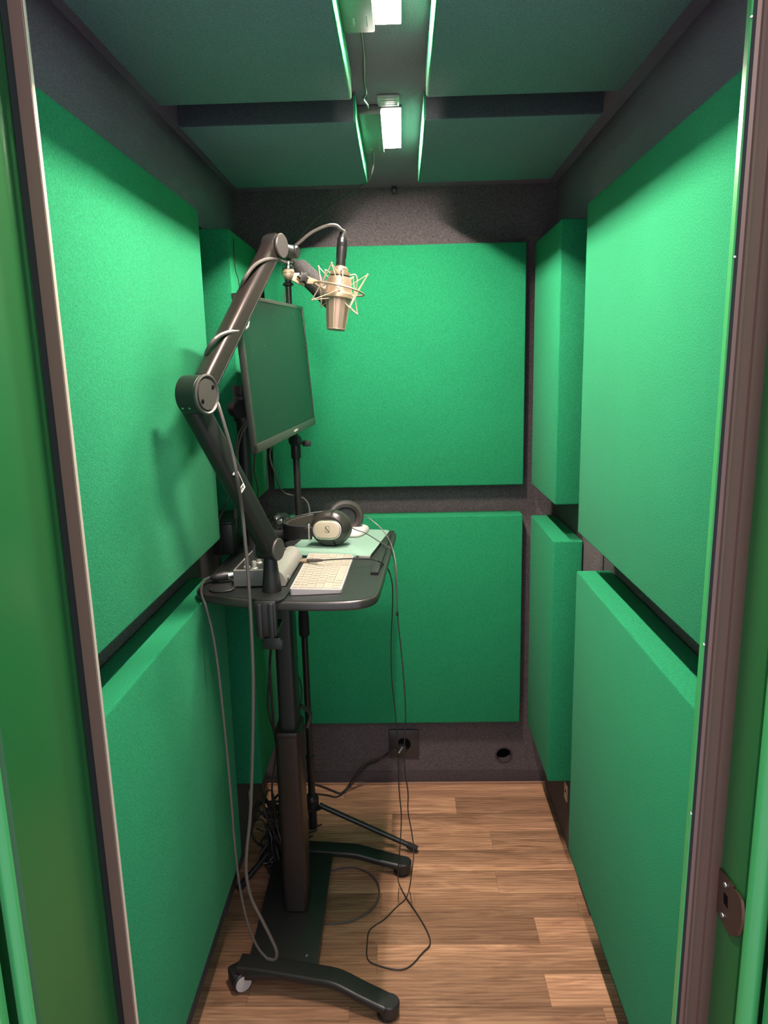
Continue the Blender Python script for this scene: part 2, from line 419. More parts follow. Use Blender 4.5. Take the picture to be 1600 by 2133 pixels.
# ------------------------------------------------------------------ acoustic panels
def panel(x0, x1, y0, y1, z0, z1, label, group, under=False):
    """upholstered slab: soft edges and slightly wavy faces"""
    bm = bmesh.new(); bmesh.ops.create_cube(bm, size=1)
    for v in bm.verts: v.co = V(((x0+x1)/2+v.co.x*(x1-x0), (y0+y1)/2+v.co.y*(y1-y0), (z0+z1)/2+v.co.z*(z1-z0)))
    bmesh.ops.bevel(bm, geom=bm.edges[:], offset=.0045, segments=3, profile=.5, affect='EDGES')
    o = G().bm(bm).link('acoustic_panel', ['green', 'green_glare', 'green_shade'] if under else 'green', ang=60)
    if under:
        for p in o.data.polygons: p.material_index = 0 if p.normal.x*(1 if x1 < 0 else -1) > .25 else 2 if abs(p.normal.y) > .7 else 1  # inner side plain green, ends darkened as shade, the rest greyed as glare
    return tag(o, label, 'acoustic panel', group)
T = .0035
gl, gr, gb, gc = 'green panels on the left wall', 'green panels on the right wall', 'green panels on the back wall', 'green panels under the ceiling'
XL, XR = -.436, .4118
panel(XW0+T, XL, .94, 1.676, 1.107, 1.845, 'large green felt panel on left wall, upper one nearest the door', gl)
panel(XW0+T, XL, .94, 1.676, .266, 1.014, 'large green felt panel on left wall, lower one nearest the door', gl)
panel(XW0+T, XL-.001, 1.969, 2.332, 1.118, 1.859, 'narrow green felt panel behind the monitor, upper one at the left wall\'s far end', gl)
panel(XW0+T, XL-.001, 1.969, 2.332, .285, 1.016, 'narrow green felt panel behind the desk column, lower one at the left wall\'s far end', gl)
panel(XR, XW1-T, .94, 1.698, 1.104, 1.840, 'large green felt panel on right wall, upper one nearest the door', gr)
panel(XR, XW1-T, .94, 1.698, .257, 1.0106, 'large green felt panel on right wall, lower one nearest the door', gr)
panel(XR+.001, XW1-T, 1.969, 2.332, 1.119, 1.859, 'narrow green felt panel on right wall, upper one in the far corner', gr)
panel(XR+.001, XW1-T, 1.969, 2.332, .2858, 1.0173, 'narrow green felt panel on right wall, lower one in the far corner', gr)
panel(-.424, .391, 2.352, YB-.003, 1.114, 1.866, 'square green felt panel on the back wall, upper one behind the microphone', gb)
panel(-.424, .391, 2.352, YB-.003, .278, 1.015, 'square green felt panel on the back wall, lower one above the power socket', gb)
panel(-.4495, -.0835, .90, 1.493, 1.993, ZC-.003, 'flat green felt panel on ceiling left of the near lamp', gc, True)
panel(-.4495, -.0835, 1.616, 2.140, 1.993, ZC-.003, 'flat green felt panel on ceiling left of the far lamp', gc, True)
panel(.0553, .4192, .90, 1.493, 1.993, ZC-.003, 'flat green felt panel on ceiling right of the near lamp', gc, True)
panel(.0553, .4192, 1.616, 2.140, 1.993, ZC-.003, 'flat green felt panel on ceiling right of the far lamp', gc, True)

# ------------------------------------------------------------------ ceiling lamps
def lamp(y0, y1, m, label):
    t = thing('ceiling_lamp', label, 'lamp', (-.03, (y0+y1)/2, ZC), 'strip lamps on the ceiling')
    G().box(-.0845, -.033, y0-.003, y1+.003, 2.030, ZC-.001, .003).link('driver_housing', 'housing', t)
    G().box(-.0335, .0115, y0-.002, y1+.002, 2.042, ZC-.001, .002).link('tray', 'housing', t)
    G().box(-.0315, .0095, y0, y1, 2.0405, 2.0430, .0006).link('diffuser', m.replace('led', 'diff'), t)
    G().box(-.0225, -.0055, y0+.004, y1-.004, 2.0398, 2.0404).link('led_strip', m, t)
    g = G()
    g.box(-.066, -.062, y1-.05, y1-.03, 2.0292, 2.0302); g.box(-.070, -.062, y1-.028, y1-.026, 2.0292, 2.0302); g.box(-.045, -.0435, y1-.055, y1-.022, 2.0292, 2.0302)
    g.link('printed_mark', 'clear', t)
    return t
lamp(1.018, 1.304, 'led1', 'rectangular ceiling lamp nearest the door, cut off at the photo\'s top edge')
lamp(1.696, 1.982, 'led2', 'rectangular ceiling lamp with grey driver box, farther from the door')
g = G().box(-.040, .006, 1.635, 1.690, 2.043, ZC-.001, .002)
for k in range(4): g.box(-.036, .002, 1.640+k*.012, 1.645+k*.012, 2.0415, 2.0435)
tag(g.link('junction_cover', 'clear'), 'small translucent ribbed cover on the ceiling beside the far lamp', 'cover')
tag(G().tube([(-.0565, 1.31, 2.044), (-.0560, 1.42, 2.044), (-0.0614, 1.5438, 2.0420), (-0.0609, 1.5694, 2.0380), (-0.0611, 1.5918, 2.0360), (-0.0673, 1.6209, 2.0370), (-0.0611, 1.6579, 2.0380), (-0.0586, 1.6934, 2.0400), (-.052, 1.70, 2.043)], .0022, 8).link('lamp_link_cable', 'greycable'),
    'thin cable with a crimped connector linking the two ceiling lamps', 'cable')
tag(G().tube([(-.060, 1.985, 2.041), (-0.0638, 2.0733, 2.0300), (-0.0683, 2.0784, 2.0100), (-0.0793, 2.1200, 1.9998), (-0.1116, 2.1500, 1.9866), (-0.1558, 2.2000, 1.9735), (-0.2157, 2.2400, 1.9471), (-0.2701, 2.2700, 1.9077), (-0.3184, 2.2900, 1.8512), (-0.3427, 2.2900, 1.7690), (-0.3553, 2.2800, 1.5995)], .0022, 8).link('lamp_power_cable', 'greycable'),
    'thin dark cable leaving the far ceiling lamp and drooping along the back corner', 'cable')
g = G().box(-.020, -.004, YB-.022, YB-.001, 2.030, ZC-.002, .003)
g.box(-.019, -.005, YB-.023, YB-.012, 2.027, 2.0305, .001)
tag(g.link('cable_clip', 'blackplastic'), 'tiny black clip at the ceiling edge above the back panel', 'clip')

# ------------------------------------------------------------------ wall brackets
for p, sx, lab in (((0.4955, 2.0860, 0.1809), -1, 'small pale metal bracket at the foot of the right wall'), ((-0.5180, 2.1427, 0.1325), 1, 'small pale metal bracket at the foot of the left wall')):
    t = thing('corner_bracket', lab, 'bracket', p)
    mx = frame(p, (sx, 0, 0), (0, 1, 0))
    G().prism(rrect(.034, .058, .004), 0, .003, mx).link('backplate', 'pale', t)
    G().lathe([(.005, .003), (.005, .0038)], mx, 14).link('bolt_hole', 'hole', t)

# ------------------------------------------------------------------ desk on castered column
TZ = 1.035
desk = thing('desk', 'black height-adjustable cart desk with curved front edge, column and two floor bars', 'desk', (-.30, 1.75, 0))
out = [(-.452, 1.60), (-.455, 1.53), (-.448, 1.50), (-.42, 1.474), (-.36, 1.446), (-.30, 1.426), (-.24, 1.415), (-.18, 1.410), (-.12, 1.412), (-.085, 1.421),
       (-.064, 1.444), (-.055, 1.478), (-.047, 1.60), (-.036, 1.80), (-.024, 2.0), (-.024, 2.035), (-.034, 2.055), (-.06, 2.062), (-.38, 2.062), (-.430, 2.055), (-.450, 2.03), (-.452, 1.95)]
oc = [(p.x, p.y) for p in catmull([(x, y, 0) for x, y in out], 4, True)]
cx_, cy_ = -.24, 1.74
def inset(poly, d):
    n = len(poly); r = []
    for i in range(n):
        a, b = V((*poly[i-1], 0)), V((*poly[(i+1) % n], 0)); t = (b-a).normalized(); nn = V((-t.y, t.x, 0))
        p = V((*poly[i], 0)); q = p+nn*d
        if (q-V((cx_, cy_, 0))).length > (p-V((cx_, cy_, 0))).length: q = p-nn*d
        r.append((q.x, q.y))
    return r
G().prism(inset(oc, .006), TZ-.019, TZ+.0004).link('tabletop', 'tabletop', desk)
G().prism(oc, TZ-.0200, TZ-.0004, bev=.005, seg=3).link('edge_band', 'tableedge', desk)
G().prism([(-.078, 1.603), (-.060, 1.600), (-.036, 1.99), (-.040, 2.0), (-.052, 2.0)], TZ, TZ+.008, bev=.002).link('stop_rail', 'blackplastic', desk)
G().box(-.345, -.255, 1.66, 1.84, TZ-.055, TZ-.019, .004).link('top_bracket', 'blackmetal', desk)
# telescoping column
sec = lambda w, h, r: [(x-.309, y+1.755) for x, y in rrect(w, h, r)]
G().prism([(x-.307, y+1.76) for x, y in rrect(.048, .075, .012)], .50, TZ-.025).link('upper_column', 'armdark', desk)
g = G().prism(sec(.064, .098, .014), .07, .585); g.prism(sec(.067, .101, .014), .575, .590, bev=.003)
g.link('lower_column', 'armmetal', desk)
G().tube([(-.285, 1.80, .62), (-.262, 1.815, .59), (-.272, 1.812, .55)], .006, 8).link('height_lever', 'blackplastic', desk)
# base plate and floor bars
g = G(); g.prism([(-.405, 1.50), (-.232, 1.50), (-.232, 1.955), (-.405, 1.955)], .050, .066, bev=.003)
bp_ = g.link('base_plate', 'blackmetal', desk)
G().lathe([(.0045, .066), (.0045, .068), (.002, .069)], frame((-.262, 1.56, 0), (0, 0, 1)), 14).link('bolt', 'screw', bp_)
def bar(yc, dx=0., sk=1.):
    pts = [(-.425, yc+.055*sk, .060), (-.36, yc+.045*sk, .061), (-.24, yc+.022*sk, .060), (-.20, yc+.014*sk, .060), (-.17+dx*.4, yc+.006*sk, .057), (-.12+dx*.7, yc-.012*sk, .045), (-.058+dx, yc-.034*sk, .032)]
    g = G().tube(pts, 0, sec=[(x, y) for x, y in rrect(.021, .052, .008, 4)], smooth=5, up=(0, 0, 1))
    b = g.link('floor_bar', 'blackmetal', desk)
    tx, ty = -.066+dx, yc-.031*sk
    G().lathe([(.022, .010), (.0245, .013), (.0245, .030), (.0240, .040), (.021, .043)], frame((tx+.010, ty-.003, 0), (.06, 0, 1)), 26).link('end_cap', 'blackplastic', b)
    G().lathe([(.021, 0), (.0235, .003), (.0235, .013)], frame((tx+.006, ty-.002, 0), (0, 0, 1)), 22).link('glide', 'rubber', b)
    return b
b1 = bar(1.487); b2 = bar(1.965, .035, .5)
# casters under the wall ends of the bars
for yc, bb in ((1.531, b1), (1.99, b2)):
    ax = V((.55, -.80, 0)).normalized(); c0 = V((-.422, yc, .026))
    cw = G().lathe([(.018, -.019), (.025, -.016), (.026, .013), (.023, .017), (.020, .018)], frame(c0, ax), 28).link('caster', 'blackplastic', bb)
    G().lathe([(.0205, .0175), (.0200, .0195), (0, .0200)], frame(c0, ax), 28).link('caster_cap', 'white', desk, label='pale grey round caster cap')
    G().prism(rrect(.046, .040, .008), .018, .052, frame((c0.x-.006, c0.y+.008, 0), (0, 0, 1), (.8, .55, 0)), bev=.004).link('caster_hood', 'blackplastic', bb)

# ------------------------------------------------------------------ boom arm
pn = V((.94, -.34, 0)).normalized(); ph = V((.34, .94, 0)).normalized()
arm = thing('microphone_boom', 'thick black jointed boom arm clamped to the front edge of the desk', 'microphone arm', (-.2816, 1.475, TZ))
pa = V((-.2816, 1.475, TZ))
low = V((-0.2828, 1.4716, 1.1334)); elb = V((-0.3560, 1.2692, 1.4605)); top = V((-0.2564, 1.5447, 1.7435))
# clamp
mxc = frame((-.2816, 1.475, 0), (0, 0, 1), (1, -.06, 0))
g = G().prism([(x, y) for x, y in rrect(.068, .075, .016)], TZ, TZ+.006, frame((-.2795, 1.452, 0), (0, 0, 1), (1, -.10, 0)), bev=.002)
fx = frame((-.2795, 1.408, .975), (0, -1, .0), (1, 0, 0))
g.box(-.3075, -.262, 1.402, 1.416, .966, TZ+.005, .005)
g.box(-.302, -.290, 1.396, 1.408, .962, TZ+.002, .004)
g.box(-.279, -.267, 1.398, 1.410, .962, TZ+.002, .004)
g.box(-.3060, -.263, 1.406, 1.49, .962, .974, .004)
g.link('clamp', 'armdark', arm)
sc = G().lathe([(.005, 0), (.005, .075)], frame((-.2785, 1.450, .935), (0, 0, 1)), 14); sc.lathe([(.014, 0), (.014, .006)], frame((-.2785, 1.450, 1.0085), (0, 0, 1)), 20)
s1 = sc.link('clamp_screw', 'screw', arm)
G().prism([(-.020, -.014), (.020, -.014), (.023, .002), (.016, .013), (-.016, .013), (-.023, .002)], -.006, .006, frame((-.2785, 1.435, .940), (0, -1, 0), (1, 0, 0)), bev=.004).link('screw_wing', 'armdark', s1)
# post
G().lathe([(.0205, .006), (.0205, .010), (.0145, .068), (.0135, .082)], frame(pa, (0, 0, 1)), 28).link('post', 'armdark', arm)
def disk(g, c, r, h0, h1): return g.lathe([(r*.94, h0), (r, h0+.0015), (r, h1-.0015), (r*.95, h1)], frame(c, pn), 36)
g = disk(G(), low, .0225, -.020, .018); g.link('base_joint', 'armdark', arm)
jc = disk(G(), low + pn*.0, .0235, .019, .025).link('joint_cap', 'cap', arm)
disk(G(), low, .023, -.026, -.020).link('joint_cap', 'cap', arm)
# lower arm
def armtube(a, b, w, t, r, sk=0):
    a = V(a); b = V(b); d = (b-a).normalized(); side = pn.cross(d)
    return G().tube([a, b], 0, sec=[(x, y) for x, y in rrect(t, w, r, 6)], smooth=0, up=pn)
dl = (elb-low).normalized()
la = armtube(low+pn*.004+dl*.010, elb-pn*.016-dl*.010, .048, .036, .014).link('lower_arm', 'armdark', arm)
# label on the lower arm
lp = V((-0.3224, 1.3622, 1.2950)); lm = frame(lp + pn*.0125, pn, -(elb-pn*.016-low).normalized())
g = G()
g.box(-.024, -.021, -.0085, .0085, 0, .0007, mx=lm); g.box(.013, .024, -.0085, .0085, 0, .0007, mx=lm); g.box(-.024, .024, .0075, .0088, 0, .0005, mx=lm)
lb = g.link('maker_label', 'label', arm, label='worn white maker label')
G().box(.015, .0165, -.005, .005, .0007, .0010, mx=lm).box(.0165, .020, -.005, -.003, .0007, .0010, mx=lm).box(.0165, .0205, .001, .003, .0007, .0010, mx=lm).link('print', 'ink', arm)
g = G()
for (x, y, w) in ((-.0185, .003, .0022), (-.0165, .000, .0022), (-.0185, -.003, .0022), (-.014, -.002, .0015)):
    g.box(x-w/2, x+w/2, y-w*.7, y+w*.7, 0, .0007, mx=lm)
g.link('print', 'label', arm)
# elbow
e = disk(G(), elb, .0335, -.020, .019).link('elbow_joint', 'armdark', arm)
g = G().lathe([(.0335, .019), (.0350, .021), (.0350, .024), (.0320, .0255), (.0290, .0225), (.0285, .0205), (.0270, .0205), (.0262, .0245), (0, .0248)], frame(elb, pn), 40, cap=False)
ec = g.link('elbow_cap', 'cap', arm)
for a in (35, 215):
    p = elb + (ph*math.cos(math.radians(a)) + V((0, 0, 1))*math.sin(math.radians(a)))*.020 + pn*.0246
    G().lathe([(.0042, 0), (.0042, .0006)], frame(p, pn), 14).link('cap_hole', 'hole', ec)
for q in (-.010, .004):
    p = elb + V((0, 0, -1))*.022 + pn*q - ph*.0262
    G().lathe([(.0022, 0), (.0022, .0005)], frame(p, -ph*.8+V((0, 0, -.6))), 10).link('cap_hole', 'screw', e)
# upper arm: near-flat profile with a seam along one side
du = (top-elb).normalized()
ua = armtube(elb+pn*.007+du*.030, top+du*.016, .041, .034, .011).link('upper_arm', 'armmetal', arm)
G().tube([elb+pn*.007+du*.034+pn*.0171-pn.cross(du)*.0105, top+du*.012+pn*.0171-pn.cross(du)*.0105], .0006, 6, smooth=0).link('seam', 'gasket', ua)
G().tube([elb+pn*.007+du*.010, elb+pn*.007+du*.034], 0, sec=[(x, y) for x, y in rrect(.030, .040, .008, 4)], smooth=0, up=pn).link('arm_end_fork', 'gasket', arm)
disk(G(), top, .0225, -.014, .014).link('head_joint', 'armdark', arm)
disk(G(), top, .0240, .0185, .0245).link('joint_cap', 'cap', arm)
# head swivel reaching the shock mount
sw = V((-0.2272, 1.6100, 1.7412))
g = G().tube([top+pn*.010, sw], .0125, 18, smooth=0)
g.lathe([(.010, -.016), (.0125, -.014), (.0125, .014), (.010, .016)], frame(sw, pn), 24)
g.link('head_swivel', 'blackplastic', arm)
G().lathe([(.0125, .0), (.0128, .007), (.0095, .009), (.004, .0095)], frame(sw + V((0, 0, .006)), (0.2, 0, 1)), 22).link('swivel_cap', 'chrome', arm)

# ------------------------------------------------------------------ microphone, shock mount
mb = V((-0.1423, 1.6550, 1.5829)); mt = V((-0.1291, 1.6650, 1.7127)); mz = (mt-mb).normalized()
FM = frame(mb, mz, (1, 0, 0))
mic = thing('condenser_microphone', 'champagne large condenser microphone hanging upside down in the wire shock mount', 'microphone', mb)
oct_ = lambda r, h, k: [(r*math.cos(2*PI*(i+.5)/k), r*math.sin(2*PI*(i+.5)/k)*.92, h) for i in range(k)]
g = G(); K = 12
prof = [(.0185, 0), (.0205, .0015), (.0265, .066)]
vs = []; fs = []
for r_, h_ in prof: vs += oct_(r_, h_, K)
for i in range(2):
    for k in range(K): fs.append((i*K+k, i*K+(k+1) % K, (i+1)*K+(k+1) % K, (i+1)*K+k))
fs.append(list(range(K))[::-1]); fs.append([2*K+k for k in range(K)])
g.add(vs, fs, FM); g.link('grille', 'grille', mic, ang=20)
g = G()
for a in (-95, 85, -5, 175):
    c, s_ = math.cos(math.radians(a)), math.sin(math.radians(a))
    g.tube([FM @ V((.0200*c, .0192*s_, .001)), FM @ V((.0268*c, .0252*s_, .067))], .0013, 8, smooth=0)
g.tube([FM @ V((.020*math.cos(math.radians(a)), .019*math.sin(math.radians(a)), .0008)) for a in range(0, 360, 20)], .0011, 6, smooth=0, closed=True)
g.link('cage_band', 'champ', mic)
G().lathe([(.0290, .066), (.0312, .0675), (.0312, .076), (.0295, .078), (.0285, .084), (.0265, .106), (.0240, .112), (.0200, .113)], FM, 36).link('body', 'champ', mic)
G().lathe([(.0205, .1125), (.0205, .1165)], FM, 30).link('dark_ring', 'gasket', mic)
G().lathe([(.0215, .1160), (.0222, .117), (.0222, .1235), (.0170, .1250), (.0165, .132), (.0150, .1335), (.0090, .1340), (.0090, .139)], FM, 32).link('connector_collar', 'champ', mic)
sm = thing('shock_mount', 'champagne wire shock mount with zigzag elastics around the microphone', 'shock mount', mb+mz*.09)
mc = mb + mz*.088
za = V((.24, .06, .97)).normalized(); FS = frame(mc, za, (1, 0, 0))
RS = .056
ringm = G().tube([FS @ V((RS*math.cos(2*PI*k/28), RS*math.sin(2*PI*k/28), 0)) for k in range(28)], .0022, 10, smooth=2, closed=True).link('outer_ring', 'champ', sm)
inner = []
for a in (-80, 10, 100, 190):
    c, s_ = math.cos(math.radians(a)), math.sin(math.radians(a))
    inner.append(FS @ V((.036*c, .036*s_, -.006)))
    t0 = FM @ V((.0215*c, .0215*s_, .1195))
    G().tube([t0, t0+FS.to_3x3() @ V((.012*c, .012*s_, .004)), FS @ V((.036*c, .036*s_, .026)), FS @ V((.0365*c, .0365*s_, .010)), inner[-1]], .0013, 8, smooth=4).link('inner_rod', 'champ', sm)
tops = []; bots = []
for a in (-125, -35, 55, 145):
    c, s_ = math.cos(math.radians(a)), math.sin(math.radians(a)); c2, s2 = math.cos(math.radians(a+16)), math.sin(math.radians(a+16)); c3, s3 = math.cos(math.radians(a-18)), math.sin(math.radians(a-18))
    pt = FS @ V((.060*c2, .060*s2, .040)); pb = FS @ V((.060*c3, .060*s3, -.040)); pm = FS @ V((RS*c, RS*s_, 0))
    tops.append(pt); bots.append(pb)
    g = G().tube([pt, pm, pb], .0014, 8, smooth=0); g.ball(pt, .0024, n=10); g.ball(pb, .0024, n=10)
    g.link('spreader_rod', 'champ', sm)
for i in range(4):
    for P_ in (tops[i], bots[i]):
        for q in (inner[i], inner[(i+1) % 4]):
            G().tube([P_, q], .0009, 6, smooth=0).link('elastic', 'cord', sm)
bl = V((-0.2367, 1.6120, 1.6980)); rl = FS @ V((-RS, 0, 0))
g = G().ball(bl, .0125, sz=.95); g.lathe([(.0135, 0), (.0138, .005), (.011, .0075)], frame(bl+V((0, 0, .002)), (0, 0, 1)), 24)
g.link('swivel_ball', 'champ', sm)
g = G().lathe([(.0125, 0), (.0125, .006), (.0085, .009), (.008, .014), (.010, .016), (.0075, .024), (.006, .032)], frame(bl+V((0, 0, .009)), (.1, .1, 1)), 24)
g.link('swivel_stem', 'chrome', sm)
dv = (rl-bl); dn = dv.normalized(); bs = frame(bl+dv*.5, V((.55, -.80, .2)), dn)
g = G().prism([(-dv.length*.42, -.005), (-dv.length*.1, -.012), (dv.length*.12, -.014), (dv.length*.12, .012), (-dv.length*.1, .012), (-dv.length*.42, .006)], -.004, .000, bs, bev=.001)
g.prism([(0, -.010), (dv.length*.5, -.006), (dv.length*.55, .004), (0, .009)], .001, .004, bs, bev=.001)
g.link('bracket', 'champ', sm)
star = [((.0135 if k % 2 == 0 else .0085)*math.cos(2*PI*k/12), (.0135 if k % 2 == 0 else .0085)*math.sin(2*PI*k/12)) for k in range(12)]
G().prism(star, .004, .013, bs, bev=.0015).link('star_knob', 'blackplastic', sm)

# microphone cable: plug on the microphone, over the arm, wrapped twice, hanging in a loop, up to the interface
pz = FM @ V((0, 0, .136))
cb = thing('microphone_cable', 'dark cable wound around the boom arm and hanging in a long loop before the desk', 'cable', pz)
g = G().lathe([(.0098, 0), (.0105, .002), (.0098, .012), (.0112, .020), (.0116, .040)], FM @ Matrix.Translation((0, 0, .137)), 24)
g.lathe([(.0102, .040), (.0110, .0415), (.0110, .056), (.0075, .066), (.0060, .074), (.0045, .076)], FM @ Matrix.Translation((0, 0, .137)), 24)
pl = g.link('plug', 'blackplastic', cb)
G().box(-.003, .003, -.0125, -.010, .185, .195, .0005, mx=FM).link('latch', 'screw', pl)
path = [FM @ V((0, 0, .210)), V((-0.1246, 1.6550, 1.7924)), V((-0.1342, 1.6500, 1.7995)), V((-0.1519, 1.6400, 1.7982)), V((-0.1841, 1.6300, 1.7838)), V((-0.2105, 1.6300, 1.7651)), V((-0.2294, 1.6350, 1.7508)), V((-0.2371, 1.6250, 1.7300)),
        V((-0.2382, 1.5756, 1.7175)), V((-0.2471, 1.5279, 1.7169)), V((-0.2603, 1.4817, 1.7100)), V((-0.2747, 1.4406, 1.6943)), V((-0.2896, 1.4224, 1.6707)), V((-0.3020, 1.4370, 1.6535)), V((-0.3063, 1.4591, 1.6308)), V((-0.2990, 1.4666, 1.6068)),
        V((-0.2943, 1.4429, 1.5871)), V((-0.2925, 1.4140, 1.5776)), V((-0.2982, 1.3759, 1.5715)), V((-0.3112, 1.3354, 1.5666)), V((-0.3232, 1.3044, 1.5565)), V((-0.3361, 1.3010, 1.5403)), V((-0.3474, 1.3166, 1.5234)), V((-0.3520, 1.3339, 1.4983)), V((-0.3474, 1.3429, 1.4723)), V((-0.3381, 1.3319, 1.4508)),
        V((-0.3275, 1.3153, 1.4299)), V((-0.3189, 1.3135, 1.3954)), V((-0.3113, 1.3210, 1.3509)), V((-0.3058, 1.3261, 1.3012)), V((-0.3122, 1.3750, 1.2375)), V((-0.3108, 1.3800, 1.1695)), V((-0.3091, 1.3800, 1.1013)), V((-0.3092, 1.3800, 1.0015)), V((-0.3113, 1.3800, 0.8991)),
        V((-0.3174, 1.3800, 0.7939)), V((-0.3257, 1.3800, 0.6857)), V((-0.3362, 1.3800, 0.5744)), V((-0.3482, 1.3800, 0.4945)), V((-0.3527, 1.3800, 0.4365)), V((-0.3457, 1.3800, 0.3775)), V((-0.3257, 1.3800, 0.3237)), V((-0.3072, 1.3800, 0.2752)), V((-0.2972, 1.3800, 0.2422)), V((-0.3025, 1.3800, 0.2226)), V((-0.3206, 1.3850, 0.2205)),
        V((-0.3425, 1.3900, 0.2480)), V((-0.3615, 1.3950, 0.3049)), V((-0.3737, 1.4000, 0.3853)), V((-0.3814, 1.4100, 0.4846)), V((-0.3851, 1.4200, 0.5941)), V((-0.3899, 1.4300, 0.7019)), V((-0.3940, 1.4350, 0.7996)), V((-0.3987, 1.4400, 0.8847)), V((-0.4062, 1.4450, 0.9580)), V((-0.4184, 1.4550, 1.0098)), V((-0.4323, 1.4750, 1.0331)),
        V((-0.4383, 1.5000, 1.0446)), V((-0.4396, 1.5300, 1.0496)), V((-0.4330, 1.5500, 1.0513))]
lead = G().tube(path[:46], .0036, 8, smooth=5); lead.tube(path[45:], .0027, 8, smooth=5)
lead.link('lead', 'greycable', cb)
p2 = V((-0.4331, 1.5500, 1.0502)); p3 = V((-0.3872, 1.5650, 1.0506))
g = G().lathe([(.004, 0), (.0085, .008), (.0100, .016), (.0100, .036), (.0088, .040)], frame(p2, p3-p2), 20)
g2 = g.link('plug', 'blackplastic', cb)
G().lathe([(.0085, .040), (.0085, .051)], frame(p2, p3-p2), 20).link('plug_shell', 'screw', g2)

# ------------------------------------------------------------------ audio interface
ai = thing('audio_interface', 'silver desktop audio interface with black control top and round metal knobs', 'audio interface', (-.315, 1.63, TZ))
zt = TZ+.036
B = [V((-.3725, 1.5185, TZ+.003)), V((-.290, 1.5215, TZ+.003)), V((-.283, 1.732, TZ+.003)), V((-.366, 1.729, TZ+.003))]
Tt = [p + V((0, .003 if i < 2 else -.016, .034)) for i, p in enumerate(B)]
G().add(B+Tt, [(3, 2, 1, 0), (4, 5, 6, 7), (0, 1, 5, 4), (1, 2, 6, 5), (2, 3, 7, 6), (3, 0, 4, 7)]).link('body', 'silverdark', ai)
def rim(g, P, w, h):
    n = len(P); c = sum(P, V((0, 0, 0)))/n
    I = [p+(c-p).normalized()*w for p in P]
    z = V((0, 0, h))
    for i in range(n):
        j = (i+1) % n; g.add([P[i], P[j], I[j], I[i], P[i]+z, P[j]+z, I[j]+z, I[i]+z], [(0, 1, 2, 3), (4, 5, 6, 7), (0, 1, 5, 4), (2, 3, 7, 6)])
    return g
rim(G(), Tt, .004, .002).link('rim', 'silver', ai)
I2 = [p+(sum(Tt, V((0, 0, 0)))/4-p).normalized()*.003+V((0, 0, .0006)) for p in Tt]
G().add(I2, [(0, 1, 2, 3)]).link('control_surface', 'armdark', ai)
# rounded silver roll along the operator side
rp = [(-.004, .002), (.026, .002), (.029, .003), (.031, .006), (.0312, .010), (.030, .015), (.0275, .021), (.0245, .0265), (.021, .031), (.017, .0345), (.0125, .037), (.008, .0383), (.003, .0385), (-.004, .037)]
a0, a1 = V((-.289, 1.520, TZ)), V((-.2825, 1.735, TZ))
ux = V((1, 0, 0)); g = G(); n = len(rp)
vs = [a0+ux*x+V((0, 0, z)) for x, z in rp]+[a1+ux*x+V((0, 0, z)) for x, z in rp]
g.add(vs, [list(range(n))[::-1], [n+k for k in range(n)]]+[(k, (k+1) % n, n+(k+1) % n, n+k) for k in range(n)])
g.link('front_roll', 'silver', ai, ang=60)
for p in ((-0.3285, 1.5324, 1.0755), (-0.3282, 1.5803, 1.0755), (-0.3480, 1.5453, 1.0755), (-0.3372, 1.6449, 1.0755)):
    r_ = .0058
    g = G().lathe([(r_*1.35, -.003), (r_*1.35, .0), (r_*1.15, .001), (r_*.85, .0015), (r_*.82, .014), (r_*.7, .0155), (0, .0157)], frame(V(p), (0, 0, 1)), 20)
    g.link('knob', 'silver', ai)
G().lathe([(.0028, -.001), (.0028, .0015), (0, .002)], frame((-0.2902, 1.6812, 1.0735), (0, 0, 1)), 12).link('status_light', 'ledg', ai)
g = G()
for (u, v_) in ((.30, .80), (.5, .83), (.7, .82), (.62, .7), (.8, .72), (.86, .6), (.25, .62), (.45, .55), (.8, .5)):
    p = I2[0].lerp(I2[1], u).lerp(I2[3].lerp(I2[2], u), v_); g.box(p.x-.003, p.x+.003, p.y-.0018, p.y+.0018, p.z, p.z+.0004)
g.link('panel_marking', 'clear', ai)['kind'] = 'stuff'
G().lathe([(.0042, 0), (.0042, .004)], frame((-0.2570, 1.5400, 1.0514), (1, -.35, .3)), 12).link('side_button', 'silver', ai)
# black disc on the desk corner
dk = G().lathe([(.026, 0), (.028, .0012), (.028, .0032), (.0265, .0042)], frame((-.3955, 1.507, TZ+.0005), (0, 0, 1)), 40)
tag(dk.link('coaster', 'blackplastic'), 'flat black round disc lying on the desk corner below the cable plug', 'coaster')

# ------------------------------------------------------------------ keyboard
kb = thing('keyboard', 'slim white wireless keyboard lying lengthwise on the desk', 'keyboard', (-.185, 1.605, TZ))
k0, k1, k2, k3 = V((-.2405, 1.4535, 0)), V((-.1335, 1.4645, 0)), V((-.1250, 1.7590, 0)), V((-.2365, 1.7530, 0))
zl, zr_ = TZ+.0155, TZ+.0085
def kp(u, v_, h=0.): # u across (left to right), v along depth
    p = k0.lerp(k1, u).lerp(k3.lerp(k2, u), v_); p.z = zl*(1-u)+zr_*u+h; return p
P_ = [kp(0, 0), kp(1, 0), kp(1, 1), kp(0, 1)]; Q_ = [V((p.x, p.y, TZ+.0015)) for p in P_]
bm = bmesh.new(); vv = [bm.verts.new(p) for p in Q_+P_]
for f in ((3, 2, 1, 0), (4, 5, 6, 7), (0, 1, 5, 4), (1, 2, 6, 5), (2, 3, 7, 6), (3, 0, 4, 7)): bm.faces.new([vv[i] for i in f])
bmesh.ops.bevel(bm, geom=[e for e in bm.edges if abs(e.verts[0].co.z-e.verts[1].co.z) > .004 and abs(e.verts[0].co.x-e.verts[1].co.x) < .001], offset=.006, segments=4, profile=.5, affect='EDGES')
